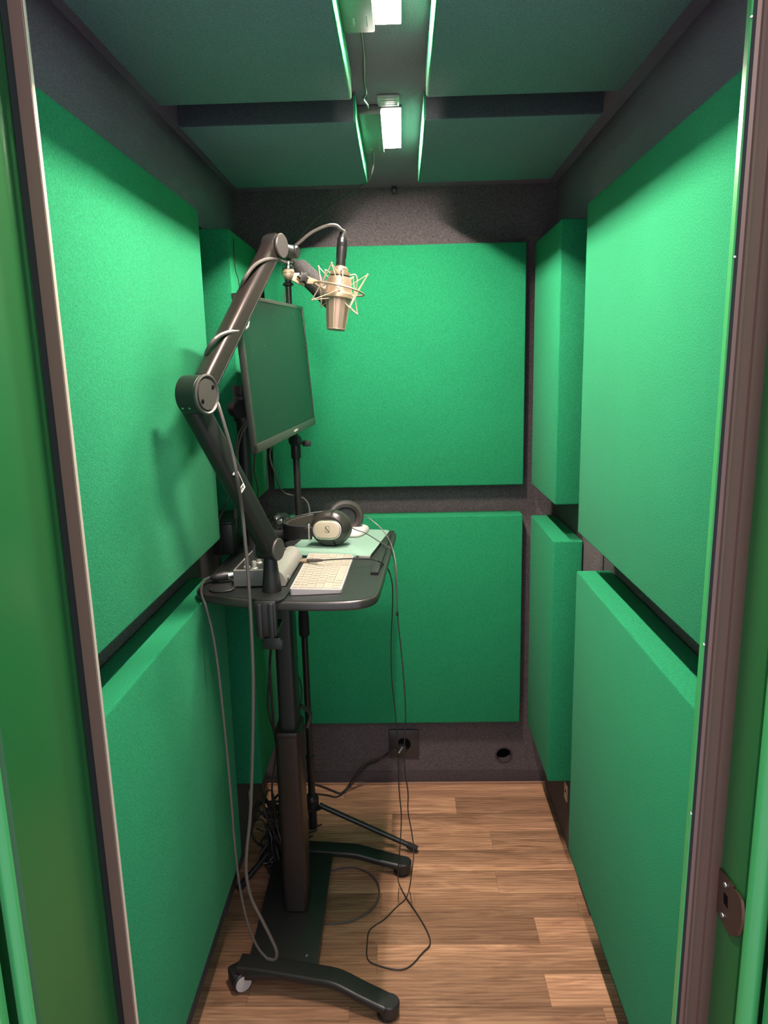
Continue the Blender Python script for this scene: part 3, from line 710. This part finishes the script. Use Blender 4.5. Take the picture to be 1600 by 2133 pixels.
G().bm(bm).link('case', 'keycase', kb)
g = G()
rowsk = [(.035, .135, [1]*14), (.155, .30, [1]*13+[1.5]), (.315, .465, [1.5]+[1]*13), (.48, .63, [1.8]+[1]*11+[1.8]), (.645, .795, [2.3]+[1]*10+[2.3]), (.81, .96, [1, 1, 1, 1.25, 5.2, 1.25, 1, 1, 1, 1])]
for u0, u1, ws in rowsk:
    tot = sum(ws); v_ = .022; sp_ = (1-.044)/tot
    for w in ws:
        va, vb = v_+.0045, v_+w*sp_-.0045; v_ += w*sp_
        q = [kp(u0, va), kp(u1, va), kp(u1, vb), kp(u0, vb)]; up_ = V((0, 0, .0016)); c_ = sum(q, V((0, 0, 0)))/4
        t_ = [p.lerp(c_, .03)+up_ for p in q]
        g.add(q+t_, [(4, 5, 6, 7), (0, 1, 5, 4), (1, 2, 6, 5), (2, 3, 7, 6), (3, 0, 4, 7)])
g.link('keys', 'key', kb)
g = G()
for u0, u1, ws in rowsk:
    tot = sum(ws); v_ = .022; sp_ = (1-.044)/tot
    for w in ws:
        vm = v_+w*sp_*.5; v_ += w*sp_
        p = kp((u0+u1)/2, vm, .00175); g.box(p.x-.0016, p.x+.0016, p.y-.0011, p.y+.0011, p.z-.0001, p.z+.0001)
g.link('key_legend', 'clear', kb)

# ------------------------------------------------------------------ tablet in mint folio
tb = thing('tablet', 'tablet in a mint green folio cover lying under the headphones', 'tablet', (-.17, 1.89, TZ))
c_nr = V((-.0860, 1.738, 0)); ux = V((-.174, .040, 0)).normalized(); uy = V((.0444, .276, 0)).normalized()
mxT = Matrix(((-ux.x, uy.x, 0, c_nr.x), (-ux.y, uy.y, 0, c_nr.y), (0, 0, 1, 0), (0, 0, 0, 1)))
def rr2(x0, x1, y0, y1, r): return [(x+(x0+x1)/2, y+(y0+y1)/2) for x, y in rrect(x1-x0, y1-y0, r, 6)]
G().prism(rr2(-.218, 0, 0, .285, .012), TZ+.0010, TZ+.0068, mxT, bev=.0015).link('tablet_body', 'silverdark', tb)
G().prism(rr2(-.220, .001, -.001, .286, .013), TZ+.0072, TZ+.0106, mxT, bev=.001).link('front_cover', 'mint', tb)
G().prism(rr2(-.030, .0016, -.0022, .016, .006), TZ+.0018, TZ+.0098, mxT, bev=.001).link('cover_corner', 'silver', tb, label='bare grey corner of the tablet')
# curled front flap of the folio toward the interface
g = G(); Nn = 14; vs = []; fs = []
for i in range(Nn+1):
    s_ = i/Nn; x = -.035-.190*s_; z = TZ+.0088+.004*math.sin(s_*PI)*.4; yy = -.002-.010*max(0, s_-.35)**1.2
    vs += [tuple(mxT @ V((x, yy, TZ+.0018))), tuple(mxT @ V((x, yy-.001, TZ+.0060))), tuple(mxT @ V((x, yy+.002, z+.002))), tuple(mxT @ V((x, yy+.012, z+.0022)))]
for i in range(Nn):
    for j in range(3): fs.append((i*4+j, i*4+j+1, (i+1)*4+j+1, (i+1)*4+j))
g.add([V(v) for v in vs], fs); fo = g.link('folio_spine', 'mint', tb)
md = fo.modifiers.new('thick', 'SOLIDIFY'); md.thickness = .0012
# ------------------------------------------------------------------ mouse
mo = thing('mouse', 'small white computer mouse on the tablet behind the headphones', 'mouse', (-.105, 1.985, TZ+.011))
g = G(); mm = frame((-.132, 1.985, TZ+.0115), (0, 0, 1), (.25, 1, 0)); vs = []; fs = []; NU, NV = 14, 20
for i in range(NU+1):
    for j in range(NV):
        a = 2*PI*j/NV; rr_ = math.sin(PI/2*i/NU); hh = math.cos(PI/2*i/NU)
        vs.append((.056*rr_*math.copysign(abs(math.cos(a))**.7, math.cos(a)), .029*rr_*math.copysign(abs(math.sin(a))**.7, math.sin(a)), .003+.018*hh**.8))
for i in range(NU):
    for j in range(NV): fs.append((i*NV+j, i*NV+(j+1) % NV, (i+1)*NV+(j+1) % NV, (i+1)*NV+j))
g.add(vs, fs, mm).link('shell', 'white', mo)
G().prism([(.054*math.copysign(abs(math.cos(a))**.7, math.cos(a)), .028*math.copysign(abs(math.sin(a))**.7, math.sin(a))) for a in [2*PI*k/20 for k in range(20)]], 0, .0032, mm).link('base', 'silver', mo)

# ------------------------------------------------------------------ headphones (lying with both cups on edge)
hp = thing('headphones', 'black over-ear headphones with warm silver cup covers lying on the mint folio', 'headphones', (-.19, 1.92, TZ+.011))
ZT = TZ+.0112
nC = V((-.191, 1.845, ZT+.047)); nN = V((-.14, -.97, .17)).normalized()
FN = frame(nC, nN, (1, -.14, .0))
def oval(rx, ry, h, k=40): return [(rx*math.cos(2*PI*i/k), ry*math.sin(2*PI*i/k), h) for i in range(k)]
def loft(g, rings, mx, cap0=True, cap1=True):
    k = len(rings[0]); vs = [p for r in rings for p in r]; fs = []
    for i in range(len(rings)-1):
        for j in range(k): fs.append((i*k+j, i*k+(j+1) % k, (i+1)*k+(j+1) % k, (i+1)*k+j))
    if cap0: fs.append(list(range(k))[::-1])
    if cap1: fs.append([(len(rings)-1)*k+j for j in range(k)])
    return g.add(vs, fs, mx)
c1 = loft(G(), [oval(.046, .040, -.014), oval(.052, .046, -.010), oval(.053, .047, .0), oval(.050, .044, .010), oval(.043, .037, .018), oval(.036, .030, .0225), oval(.034, .028, .0215)], FN).link('ear_cup', 'gloss', hp)
loft(G(), [oval(.044, .038, -.014), oval(.051, .046, -.016), oval(.053, .047, -.022), oval(.050, .044, -.032), oval(.042, .036, -.034), oval(.032, .026, -.028)], FN, cap1=True).link('ear_cushion', 'leather', c1)
cov = lambda w, h, z, r: [(x-.004, y-.004, z) for x, y in rrect(w, h, r, 9)]
loft(G(), [cov(.070, .044, .019, .0215), cov(.070, .044, .0235, .0215), cov(.066, .040, .0255, .0195), cov(.030, .016, .0265, .0078)], FN).link('cover_plate', 'beige', c1, label='warm silver oval cover plate')
loft(G(), [cov(.076, .050, .0185, .0245), cov(.076, .050, .0225, .0245), cov(.073, .047, .0230, .023), cov(.071, .045, .0225, .022)], FN, cap1=False).link('cover_rim', 'chrome', c1)
g = G(); zz = .0262
for a, b in (((-.0085, -.0125), (-.0085, .0035)), ((-.0085, .0035), (.0015, .0035)), ((.0015, .0035), (.0015, -.0125)), ((.0015, -.0125), (-.0085, -.0125))):
    g.tube([FN @ V((a[0]+.0018, a[1]+.002, zz)), FN @ V((b[0]+.0018, b[1]+.002, zz))], .0006, 5, smooth=0)
g.tube([FN @ V((-.0063, .0038, zz)), FN @ V((-.0050, .0005, zz)), FN @ V((-.0005, -.0052, zz)), FN @ V((.0030, -.0105, zz))], .0012, 6, smooth=3)
g.link('emblem', 'ink', c1)
for a in (80, -72):
    c, q = math.cos(math.radians(a)), math.sin(math.radians(a))
    G().tube([FN @ V((rx*c, ry*q, h)) for rx, ry, h in ((.0533, .0473, .001), (.0503, .0443, .0102), (.0433, .0373, .0182), (.0385, .0325, .0213))], .0010, 6, smooth=3).link('gap_line', 'hole', c1)
fC = V((-.163, 1.985, ZT+.046)); fN = V((.22, -.95, .22)).normalized()   # its cushion faces the viewer
FF = frame(fC, fN, (1, .2, 0))
c2 = loft(G(), [oval(.030, .026, -.040), oval(.042, .038, -.034), oval(.050, .046, -.020), oval(.050, .047, -.008), oval(.044, .040, -.004)], FF).link('ear_cup', 'gloss', hp)
g = loft(G(), [oval(.046, .043, -.006), oval(.0505, .047, -.002), oval(.051, .0475, .006), oval(.047, .0435, .014), oval(.040, .0365, .015), oval(.031, .028, .009), oval(.028, .025, -.001)], FF, cap1=True)
g.link('ear_cushion', 'leather', c2)
G().add([tuple(p) for p in oval(.029, .026, .000)], [list(range(40))], FF).link('driver_cloth', 'gasket', c2)
# headband arc, its broad side upright
hb = [V((-.240, 1.838, ZT+.037)), V((-.275, 1.845, ZT+.036)), V((-.305, 1.868, ZT+.035)), V((-.322, 1.905, ZT+.034)), V((-.318, 1.945, ZT+.035)), V((-.292, 1.980, ZT+.037)), V((-.255, 2.006, ZT+.040)), V((-.215, 2.016, ZT+.043))]
def strap(g, pts, w, t, tilt=0.):
    return g.tube(pts, 0, sec=[(x, y) for x, y in rrect(w, t, t*.45, 4)], smooth=7, up=(0, 0, 1))
strap(G(), hb, .036, .006).link('headband', 'blackplastic', hp)
off = [p + (V((-.245, 1.925, p.z))-p).normalized()*.0065 for p in hb[1:7]]
strap(G(), off, .030, .007).link('headband_padding', 'leather', hp)
strap(G(), [V((-.214, 1.832, ZT+.042)), V((-.238, 1.834, ZT+.040)), V((-.255, 1.838, ZT+.038))], .026, .009).link('yoke', 'gloss', hp)
strap(G(), [V((-.232, 1.990, ZT+.043)), V((-.215, 2.004, ZT+.046)), V((-.195, 2.006, ZT+.047))], .026, .009).link('yoke', 'gloss', hp)
G().box(-.2475, -.2435, 1.830, 1.842, ZT+.017, ZT+.060, .001).link('slider_mark', 'silver', hp)
# headphone cable
hc = thing('headphone_cable', 'thin dark headphone cord running off the desk and looping on the floor', 'cable', (-.01, 1.80, 0))
jn = V((-0.0208, 1.8000, 0.8719))
w1 = [FF @ V((.046, .004, -.010)), V((-0.1007, 1.9650, 1.0944)), V((-0.0780, 1.9500, 1.0810)), V((-0.0543, 1.9300, 1.0609)), V((-0.0346, 1.8800, 1.0379)), V((-0.0234, 1.8300, 1.0039)), V((-0.0205, 1.8100, 0.9516)), jn]
w2 = [FN @ V((.048, .006, -.004)), V((-0.1251, 1.8600, 1.0832)), V((-0.1027, 1.8600, 1.0751)), V((-0.0658, 1.8690, 1.0490)), V((-0.0416, 1.7939, 1.0530)), V((-0.0290, 1.8100, 1.0222)), V((-0.0229, 1.8000, 0.9547)), jn]
G().tube(w1, .0014, 6).link('ear_wire', 'greycable', hc); G().tube(w2, .0014, 6).link('ear_wire', 'greycable', hc)
G().lathe([(.0018, -.006), (.0032, -.004), (.0032, .006), (.0018, .008)], frame(jn, (0, 0, 1)), 12).link('splitter', 'blackplastic', hc)
main = [jn, V((-0.0158, 1.8000, 0.8048)), V((-0.0076, 1.8000, 0.6978)), V((-0.0041, 1.8000, 0.6022)), V((-0.0081, 1.8000, 0.5189)), V((-0.0095, 1.8000, 0.4341)), V((-0.0016, 1.8000, 0.3623)), V((-0.0025, 1.8000, 0.3042)), V((0.0069, 1.7900, 0.2449)), V((0.0112, 1.7750, 0.1967)), V((0.0051, 1.7600, 0.1488)), V((-0.0024, 1.8663, 0.0120)), V((-0.0140, 1.8345, 0.0030)), V((-0.0413, 1.8005, 0.0030)), V((-0.0741, 1.7550, 0.0030)), V((-0.1111, 1.7183, 0.0030)), V((-0.1167, 1.6696, 0.0030)), V((-0.1131, 1.6169, 0.0030)), V((-0.0827, 1.5954, 0.0030)), V((-0.0337, 1.5833, 0.0030)), V((-0.0032, 1.5953, 0.0030)), V((0.0285, 1.6360, 0.0040)), V((0.0496, 1.6643, 0.0060)),
        V((0.0436, 1.7087, 0.0050)), V((0.0191, 1.7703, 0.0050)), V((-0.0098, 1.8296, 0.0070)), V((-0.0318, 1.8805, 0.0120)), V((-0.0336, 1.7900, 0.1185)), V((-0.0268, 1.7850, 0.1970)), V((-0.0210, 1.7850, 0.2998)), V((-0.0260, 1.7850, 0.3863)), V((-0.0264, 1.7850, 0.4994)), V((-0.0320, 1.7850, 0.6100)), V((-0.0388, 1.7800, 0.7071)), V((-0.0379, 1.7800, 0.8129)), V((-0.0322, 1.7750, 0.9052)), V((-0.0320, 1.7600, 0.9670)), V((-0.0417, 1.7450, 1.0088)), V((-0.0593, 1.6512, 1.0530)), V((-0.0882, 1.6679, 1.0560)), V((-0.1387, 1.6597, 1.0590)), V((-0.1930, 1.6389, 1.0620))]
G().tube(main, .0017, 6, smooth=5).link('cord', 'cable', hc)
q0, q1 = V((-0.1908, 1.6387, 1.0620)), V((-0.2463, 1.6650, 1.0547))
dq = (q0-q1); g = G().lathe([(.0030, dq.length*.30), (.0046, dq.length*.34), (.0046, dq.length*.70), (.0030, dq.length*.98)], frame(q1, dq), 14)
jk = g.link('plug', 'greycable', hc)
G().lathe([(.0040, 0), (.0040, dq.length*.12), (.0052, dq.length*.13), (.0052, dq.length*.32)], frame(q1, dq), 14).link('adapter', 'champ', jk)

# ------------------------------------------------------------------ monitor on pole
mn = thing('monitor', 'flat computer monitor with dusty dark screen turned away to the right', 'monitor', (-.295, 1.84, 1.33))
ya, ti, ro = .1001, .0602, .0280
a_ = V((math.sin(ya), math.cos(ya), 0)); n_ = V((math.cos(ya), -math.sin(ya), 0)); u_ = V((0, 0, 1))*math.cos(ti) - n_*math.sin(ti)
a2 = a_*math.cos(ro)+u_*math.sin(ro); u2 = u_*math.cos(ro)-a_*math.sin(ro); nn_ = a2.cross(u2)
W_, H_ = .592, .334
o_ = V((-.313, 1.550, 1.323))
MX = Matrix(((a2.x, u2.x, nn_.x, o_.x), (a2.y, u2.y, nn_.y, o_.y), (a2.z, u2.z, nn_.z, o_.z), (0, 0, 0, 1)))
G().box(0, W_, 0, H_, -.013, -.002, .003, mx=MX).box(.12, W_-.10, .04, H_-.06, -.032, -.010, .008, mx=MX).link('back_shell', 'blackplastic', mn)
g = G(); bw = .009
g.box(0, W_, 0, .020, -.006, .0015, .0015, mx=MX); g.box(0, W_, H_-bw, H_, -.006, .0015, .0015, mx=MX)
g.box(0, bw, 0, H_, -.006, .0015, .0015, mx=MX); g.box(W_-bw, W_, 0, H_, -.006, .0015, .0015, mx=MX)
g.link('bezel', 'bezel', mn)
G().box(bw, W_-bw, .020, H_-bw, -.003, -.0002, 0, mx=MX).link('screen', 'screen', mn)
g = G(); g.box(.335, .375, .008, .013, .0015, .0018, mx=MX); g.link('logo_mark', 'clear', mn)
g = G()
for k in range(26):
    x, y2 = random.uniform(.02, W_-.02), random.uniform(.03, H_-.02); r_ = random.uniform(.0003, .0006)
    g.box(x-r_, x+r_, y2-r_, y2+r_, -.0002, .0002, mx=MX)
g.link('dust', 'clear', mn)['kind'] = 'stuff'
ms = thing('monitor_stand', 'black tubular monitor pole with round collar behind the monitor', 'monitor stand', (-.415, 1.895, TZ))
px_, py_ = -.4125, 1.893
g = G().lathe([(.0165, .004), (.0165, .405)], frame((px_, py_, TZ), (0, 0, 1)), 28); g.link('pole', 'armdark', ms)
G().lathe([(.022, 0), (.0225, .020), (.0195, .0225)], frame((px_, py_, TZ+.405), (0, 0, 1)), 28).link('pole_cap', 'blackplastic', ms)
g = G().lathe([(.0215, 0), (.0225, .003), (.0225, .062), (.0205, .065)], frame((px_, py_, TZ+.335), (0, 0, 1)), 28)
g.lathe([(.022, -.020), (.024, -.018), (.024, .018), (.022, .020)], frame((px_-.004, py_-.020, TZ+.368), (.55, -.80, 0)), 26)
g.link('collar', 'blackplastic', ms)
G().tube([(px_+.012, py_, TZ+.368), (-.36, 1.87, TZ+.385), (-.331, 1.862, TZ+.40)], .012, 12).link('monitor_bracket', 'blackplastic', ms)
vm = MX @ Matrix.Translation((W_*.53, H_*.42, -.032))
G().box(-.05, .05, -.05, .05, -.008, .002, .003, mx=vm).link('mounting_plate', 'blackplastic', ms)
G().prism(rrect(.075, .10, .010), 0, .006, frame((px_+.004, py_, TZ+.0005), (0, 0, 1))).link('foot_plate', 'blackplastic', ms)

# monitor cables
def cable(name, pts, r, label, m='cable', group=None, smooth=6):
    return tag(G().tube(pts, r, 7, smooth=smooth).link(name, m), label, 'cable', group)
cable('monitor_cable', [(-0.3770, 1.8000, 1.3826), (-0.3885, 1.8000, 1.3687), (-0.4085, 1.8200, 1.3484), (-0.4210, 1.8400, 1.3165), (-0.4284, 1.8500, 1.2725), (-0.4404, 1.8600, 1.1580), (-0.4489, 1.8700, 1.0788)], .0022, 'thin cable curving from the monitor\'s back edge down behind its pole', 'greycable')
cable('monitor_cable', [(-0.3741, 1.7900, 1.3762), (-0.3818, 1.7900, 1.3670), (-0.3984, 1.8000, 1.3441), (-0.4135, 1.8200, 1.3064), (-0.4217, 1.8300, 1.2503), (-0.4327, 1.8400, 1.1490), (-0.4394, 1.8500, 1.0767)], .0022, 'second thin cable curving from the monitor\'s back edge, just beside the first', 'greycable')
cable('monitor_cable', [(-0.3370, 1.6600, 1.3281), (-0.3476, 1.7000, 1.3014), (-0.3631, 1.7600, 1.2590), (-0.3710, 1.8200, 1.2225), (-0.3766, 1.8600, 1.1949), (-0.3878, 1.9000, 1.1560), (-0.3897, 1.9500, 1.1066)], .0024, 'black cable hanging straight down below the monitor\'s near lower corner')
cable('monitor_cable', [(-0.3319, 1.8500, 1.3198), (-0.3434, 1.8700, 1.2870), (-0.3438, 1.8800, 1.2645), (-0.3411, 1.9200, 1.2296), (-0.3412, 1.9700, 1.1892), (-0.3386, 2.0200, 1.1605), (-0.3293, 2.0700, 1.1433), (-0.3218, 2.1300, 1.1298), (-0.2992, 2.1400, 1.1203), (-0.2842, 2.1300, 1.1044), (-0.2772, 2.1100, 1.0762), (-0.2701, 2.0900, 1.0513)], .0026, 'grey cable looping from below the monitor around the microphone stand pole', 'greycable')
cable('wall_cable', [(-0.4325, 2.0039, 1.8388), (-0.4325, 1.9959, 1.8101), (-0.4325, 1.9995, 1.7625), (-0.4325, 2.0368, 1.7301), (-0.4320, 2.0105, 1.6656), (-0.4320, 1.9715, 1.5890)], .0012, 'very thin black wire hanging over the far left wall panel')
cable('wall_cable', [(-0.4592, 1.8200, 1.2217), (-0.4494, 1.8200, 1.2030), (-0.4502, 1.8200, 1.1719), (-0.4579, 1.8000, 1.1511), (-0.4667, 1.7900, 1.1285), (-0.4696, 1.7900, 1.1037), (-0.4669, 1.8000, 1.0700), (-0.4773, 1.8000, 1.0067)], .0018, 'thin black wire bowing out past the edge of the near left wall panel')
cable('wall_cable', [(-0.4335, 2.3106, 1.2370), (-0.4335, 2.2929, 1.1776), (-0.4335, 2.2703, 1.1302)], .0010, 'very thin black wire against the narrow panel below the monitor')
# ------------------------------------------------------------------ black box and plastic bag at the rear of the desk
bx_ = thing('equipment_box', 'dark equipment box in the shadow behind the audio interface', 'box', (-.428, 1.87, TZ))
G().box(-.490, -.437, 1.800, 1.955, TZ+.001, TZ+.082, .004).link('case', 'blackplastic', bx_)
G().box(-.487, -.440, 1.803, 1.952, TZ+.082, TZ+.086, .001).link('lid', 'bezel', bx_)
bm = bmesh.new(); bmesh.ops.create_icosphere(bm, subdivisions=4, radius=1)
rb = random.Random(5); dirs = [V((rb.gauss(0, 1), rb.gauss(0, 1), rb.gauss(0, 1))).normalized() for _ in range(26)]
for v in bm.verts:
    d = v.co.normalized(); f_ = 1.0
    for q in dirs: f_ = min(f_, .80/max(.05, d.dot(q)))     # faceted, crumpled film
    f_ *= 1 + .05*math.sin(9*d.x+5*d.z) + .04*math.sin(13*d.y-7*d.x)
    v.co = V((-.350+.040*d.x*f_*1.1, 2.012+.040*d.y*f_, TZ+.001+max(0, .030+.044*d.z*f_)))
tag(G().bm(bm).link('plastic_bag', 'bag', ang=14), 'crumpled black plastic bag at the rear of the desk behind the arm', 'bag')
tag(G().box(-.405, -.300, 1.955, 1.975, TZ+.001, TZ+.028, .004).link('power_adapter', 'blackplastic'), 'flat black adapter block on the desk beneath the plastic bag', 'adapter')

# ------------------------------------------------------------------ second microphone on floor stand
PX_, PY_ = -.309, 2.100
st = thing('microphone_stand', 'black tripod microphone stand behind the desk', 'microphone stand', (PX_, PY_, 0))
G().lathe([(.0100, .30), (.0100, 1.30)], frame((PX_, PY_, 0), (0, 0, 1)), 20).link('lower_tube', 'blackmetal', st)
G().lathe([(.0115, .10), (.0115, .292), (.014, .293), (.0145, .302), (.012, .304)], frame((PX_, PY_, 0), (0, 0, 1)), 20).link('base_tube', 'blackmetal', st)
G().lathe([(.0115, .700), (.0160, .705), (.0165, .755), (.0120, .800), (.0112, .815)], frame((PX_, PY_, 0), (0, 0, 1)), 22).link('height_grip', 'rubber', st)
G().lathe([(.0085, 1.28), (.0085, 1.725), (.015, 1.728), (.0155, 1.732), (.009, 1.736)], frame((PX_, PY_, 0), (0, 0, 1)), 20).link('upper_tube', 'blackmetal', st)
g = G().lathe([(.0125, 1.245), (.0145, 1.248), (.0145, 1.283), (.0115, 1.286)], frame((PX_, PY_, 0), (0, 0, 1)), 20)
g.lathe([(.014, -.010), (.0175, -.008), (.0175, .008), (.014, .010)], frame((PX_, PY_-.004, 1.298), (-.3, -1, 0)), 24)
cl = g.link('clutch', 'blackplastic', st)
G().tube([(PX_+.010, PY_-.006, 1.292), (PX_+.026, PY_-.010, 1.290)], .0045, 10, smooth=0).link('clutch_stem', 'screw', cl)
G().box(PX_+.022, PX_+.046, PY_-.017, PY_-.004, 1.281, 1.298, .003).link('clutch_knob', 'blackplastic', cl)
hz = .150
g = G().lathe([(.013, .05), (.0135, .055), (.0135, .125), (.021, .130), (.022, .155), (.015, .168), (.012, .170)], frame((PX_, PY_, 0), (0, 0, 1)), 22)
g.ball((PX_, PY_-.006, .152), .020)
g.link('hub', 'blackplastic', st)
for tx, ty in ((.024, 2.040), (-.503, 1.862), (-.425, 2.372)):
    d = V((tx-PX_, ty-PY_, 0)).normalized()
    pts = [V((PX_, PY_, .118))+d*.014, V((PX_, PY_, .128))+d*.034, V((PX_, PY_, .122))+d*.05, V((tx, ty, .014))]
    lg = G().tube(pts, .0082, 12, smooth=4).link('leg', 'blackmetal', st)
    G().lathe([(.0100, 0), (.0105, .030), (.009, .034)], frame(V((tx, ty, .0125)), (pts[2]-pts[3])), 16).link('rubber_foot', 'rubber', lg)
fm = thing('foam_microphone', 'stick microphone in grey foam windscreen on the floor stand, behind the champagne one', 'microphone', (PX_, PY_, 1.74))
f0, f1 = V((-0.2749, 2.0750, 1.7730)), V((-0.1647, 2.0300, 1.6606)); df = f1-f0
bm_ = []
rF = .0265; L_ = df.length
prof = [(.003, -.010), (rF*.55, -.0085), (rF*.85, -.003), (rF, .008), (rF, L_*.9), (rF*.9, L_*.97), (rF*.5, L_), (.002, L_+.002)]
G().lathe(prof, frame(f0, df), 28).link('windscreen', 'foam', fm)
g = G().lathe([(.010, -.030), (.0105, -.012), (.0105, .010)], frame(f0, df), 18); g.link('handle', 'blackplastic', fm)
G().tube([(PX_, PY_, 1.737), (PX_+.004, PY_-.004, 1.760), f0 - df.normalized()*.006], .009, 12).link('clip', 'blackplastic', fm)

# ------------------------------------------------------------------ power socket, plugs and cables
so = thing('power_socket', 'square dark wall socket low on the back wall', 'power socket', (-.0136, YB, .160))
mxs = frame((-.0136, YB, .1602), (0, -1, 0), (1, 0, 0))
G().prism(rrect(.108, .110, .003), 0, .009, mxs, bev=.0015).link('cover_plate', 'socket', so)
G().lathe([(.024, .0092), (.024, .0096)], mxs, 32).link('recess', 'hole', so)
G().lathe([(.0235, .0092), (.0255, .0092), (.0255, .0105), (.0235, .0105)], mxs, 36, cap=False).link('recess_rim', 'blackplastic', so)
pw1 = thing('power_cable', 'black power cable with plug running from the wall socket to the floor', 'cable', (-0.0234, 2.4100, 0.1621))
p_ = V((-0.0233, 2.4050, 0.1630))
G().lathe([(.016, 0), (.019, .004), (.019, .016), (.012, .024), (.007, .040)], frame((-.018, YB-.010, .150), (-.45, -1, -.28)), 22).link('plug', 'socket', pw1)
G().tube([(-0.0405, 2.3850, 0.1631), (-0.0596, 2.3850, 0.1483), (-0.0946, 2.3900, 0.1251), (-0.1384, 2.3950, 0.1057), (-0.1702, 2.3950, 0.0832), (-0.1951, 2.3900, 0.0522), (-0.2211, 2.3938, 0.0080), (-0.2433, 2.3639, 0.0040), (-0.2703, 2.3763, 0.0040), (-0.3171, 2.4076, 0.0040), (-0.3723, 2.4271, 0.0040), (-0.4396, 2.4030, 0.0040)], .0034, 8).link('lead', 'cable', pw1)
cable('power_cable', [(-0.0475, 2.4000, 0.1604), (-0.0719, 2.3950, 0.1428), (-0.1126, 2.4000, 0.1063), (-0.1460, 2.4000, 0.0914), (-0.1743, 2.3950, 0.0604), (-0.2007, 2.3850, 0.0286), (-0.2346, 2.3638, 0.0040), (-0.2585, 2.3403, 0.0040), (-0.2940, 2.3526, 0.0040), (-0.3378, 2.3591, 0.0040), (-0.3959, 2.3420, 0.0040)], .0030, 'thinner black power cable hanging just below its twin at the socket')
cable('floor_cable', [(-0.2810, 1.9356, 0.0040), (-0.2248, 1.9566, 0.0040), (-0.1742, 1.9649, 0.0040), (-0.1292, 1.9431, 0.0040), (-0.0988, 1.9012, 0.0040), (-0.0903, 1.8530, 0.0040), (-0.0999, 1.8089, 0.0040), (-0.1281, 1.7720, 0.0040), (-0.1731, 1.7453, 0.0040), (-0.2255, 1.7384, 0.0040), (-0.2716, 1.7368, 0.0040)], .0030, 'grey cable curving in a wide arc on the floor beside the base plate', 'greycable')
# cable nest behind the column: each cable its own object
nest = 'tangled black cables hanging behind the desk column'
nl = 'one of the black cables hanging and tangled behind the desk column'
rc = random.Random(11)
tops_ = [(547,1345), (552,1342), (560,1345), (566,1350), (556,1338)]
for k, (u, w) in enumerate(tops_):
    x0, y0_ = -.36+.012*k, 1.84+.03*k
    pts = [V((x0, y0_, TZ-.03))]
    for z in (.93, .82, .70, .58, .46, .34, .22, .12):
        pts.append(V((x0-.012+rc.uniform(-.018, .016), y0_+.05*(1-z)+rc.uniform(-.02, .02), z)))
    pts += [V((x0-.05, y0_+.08, .02)), V((x0-.04-.03*k*.3, y0_+.16, .005)), V((x0+.02, y0_+.22, .005))]
    cable('tangled_cable', pts, rc.choice((.0026, .0030, .0034)), nl, group=nest)
for k in range(9):
    c0 = V((-.400+rc.uniform(-.03, .03), 1.97+rc.uniform(-.07, .07), .0)); pts = []
    R0 = rc.uniform(.035, .065); ph0 = rc.uniform(0, 6.28)
    for j in range(11):
        a = ph0+j*rc.uniform(.5, 1.4); z = max(.006, .12+.12*math.sin(j*.9+k)+rc.uniform(-.06, .06))
        pts.append(V((max(-.495, c0.x+R0*math.cos(a)*.8), c0.y+R0*math.sin(a), z)))
    pts.append(V((c0.x, c0.y, .005)))
    cable('tangled_cable', pts, rc.choice((.0024, .0030, .0036)), nl, group=nest)

# ------------------------------------------------------------------ camera, light, world
cd = bpy.data.cameras.new('camera'); cam = bpy.data.objects.new('camera', cd); C.objects.link(cam)
Rv, Uv, Fv = V((0.9995, 0.0230, -0.0225)), V((0.0176, 0.1956, 0.9805)), V((-0.0270, 0.9804, -0.1951))
cam.matrix_world = Matrix(((Rv.x, Uv.x, -Fv.x, 0), (Rv.y, Uv.y, -Fv.y, 0), (Rv.z, Uv.z, -Fv.z, 1.5), (0, 0, 0, 1)))
cd.sensor_fit = 'HORIZONTAL'; cd.sensor_width = 36; cd.lens = 34.1607; cd.clip_start = .02
bpy.context.scene.camera = cam
# unseen soft fill light added behind the camera to brighten the door jambs
ld = bpy.data.lights.new('jamb_fill', 'AREA'); ld.energy = 9; ld.size = 1.2; ld.color = (1, .97, .92)
lo = bpy.data.objects.new('jamb_fill', ld); C.objects.link(lo); lo.location = (.1, -1.4, 2.5); lo.rotation_euler = (math.radians(38), 0, 0)
wd = bpy.data.worlds.new('world'); bpy.context.scene.world = wd; wd.use_nodes = True
wd.node_tree.nodes['Background'].inputs[0].default_value = (.86, .86, 1., 1); wd.node_tree.nodes['Background'].inputs[1].default_value = .65
sc_ = bpy.context.scene
sc_.view_settings.view_transform = 'Standard'; sc_.view_settings.look = 'None'; sc_.view_settings.exposure = 0.9
sc_.cycles.max_bounces = 10; sc_.cycles.diffuse_bounces = 6
for o in bpy.data.objects:
    if '_w' in o: del o['_w']
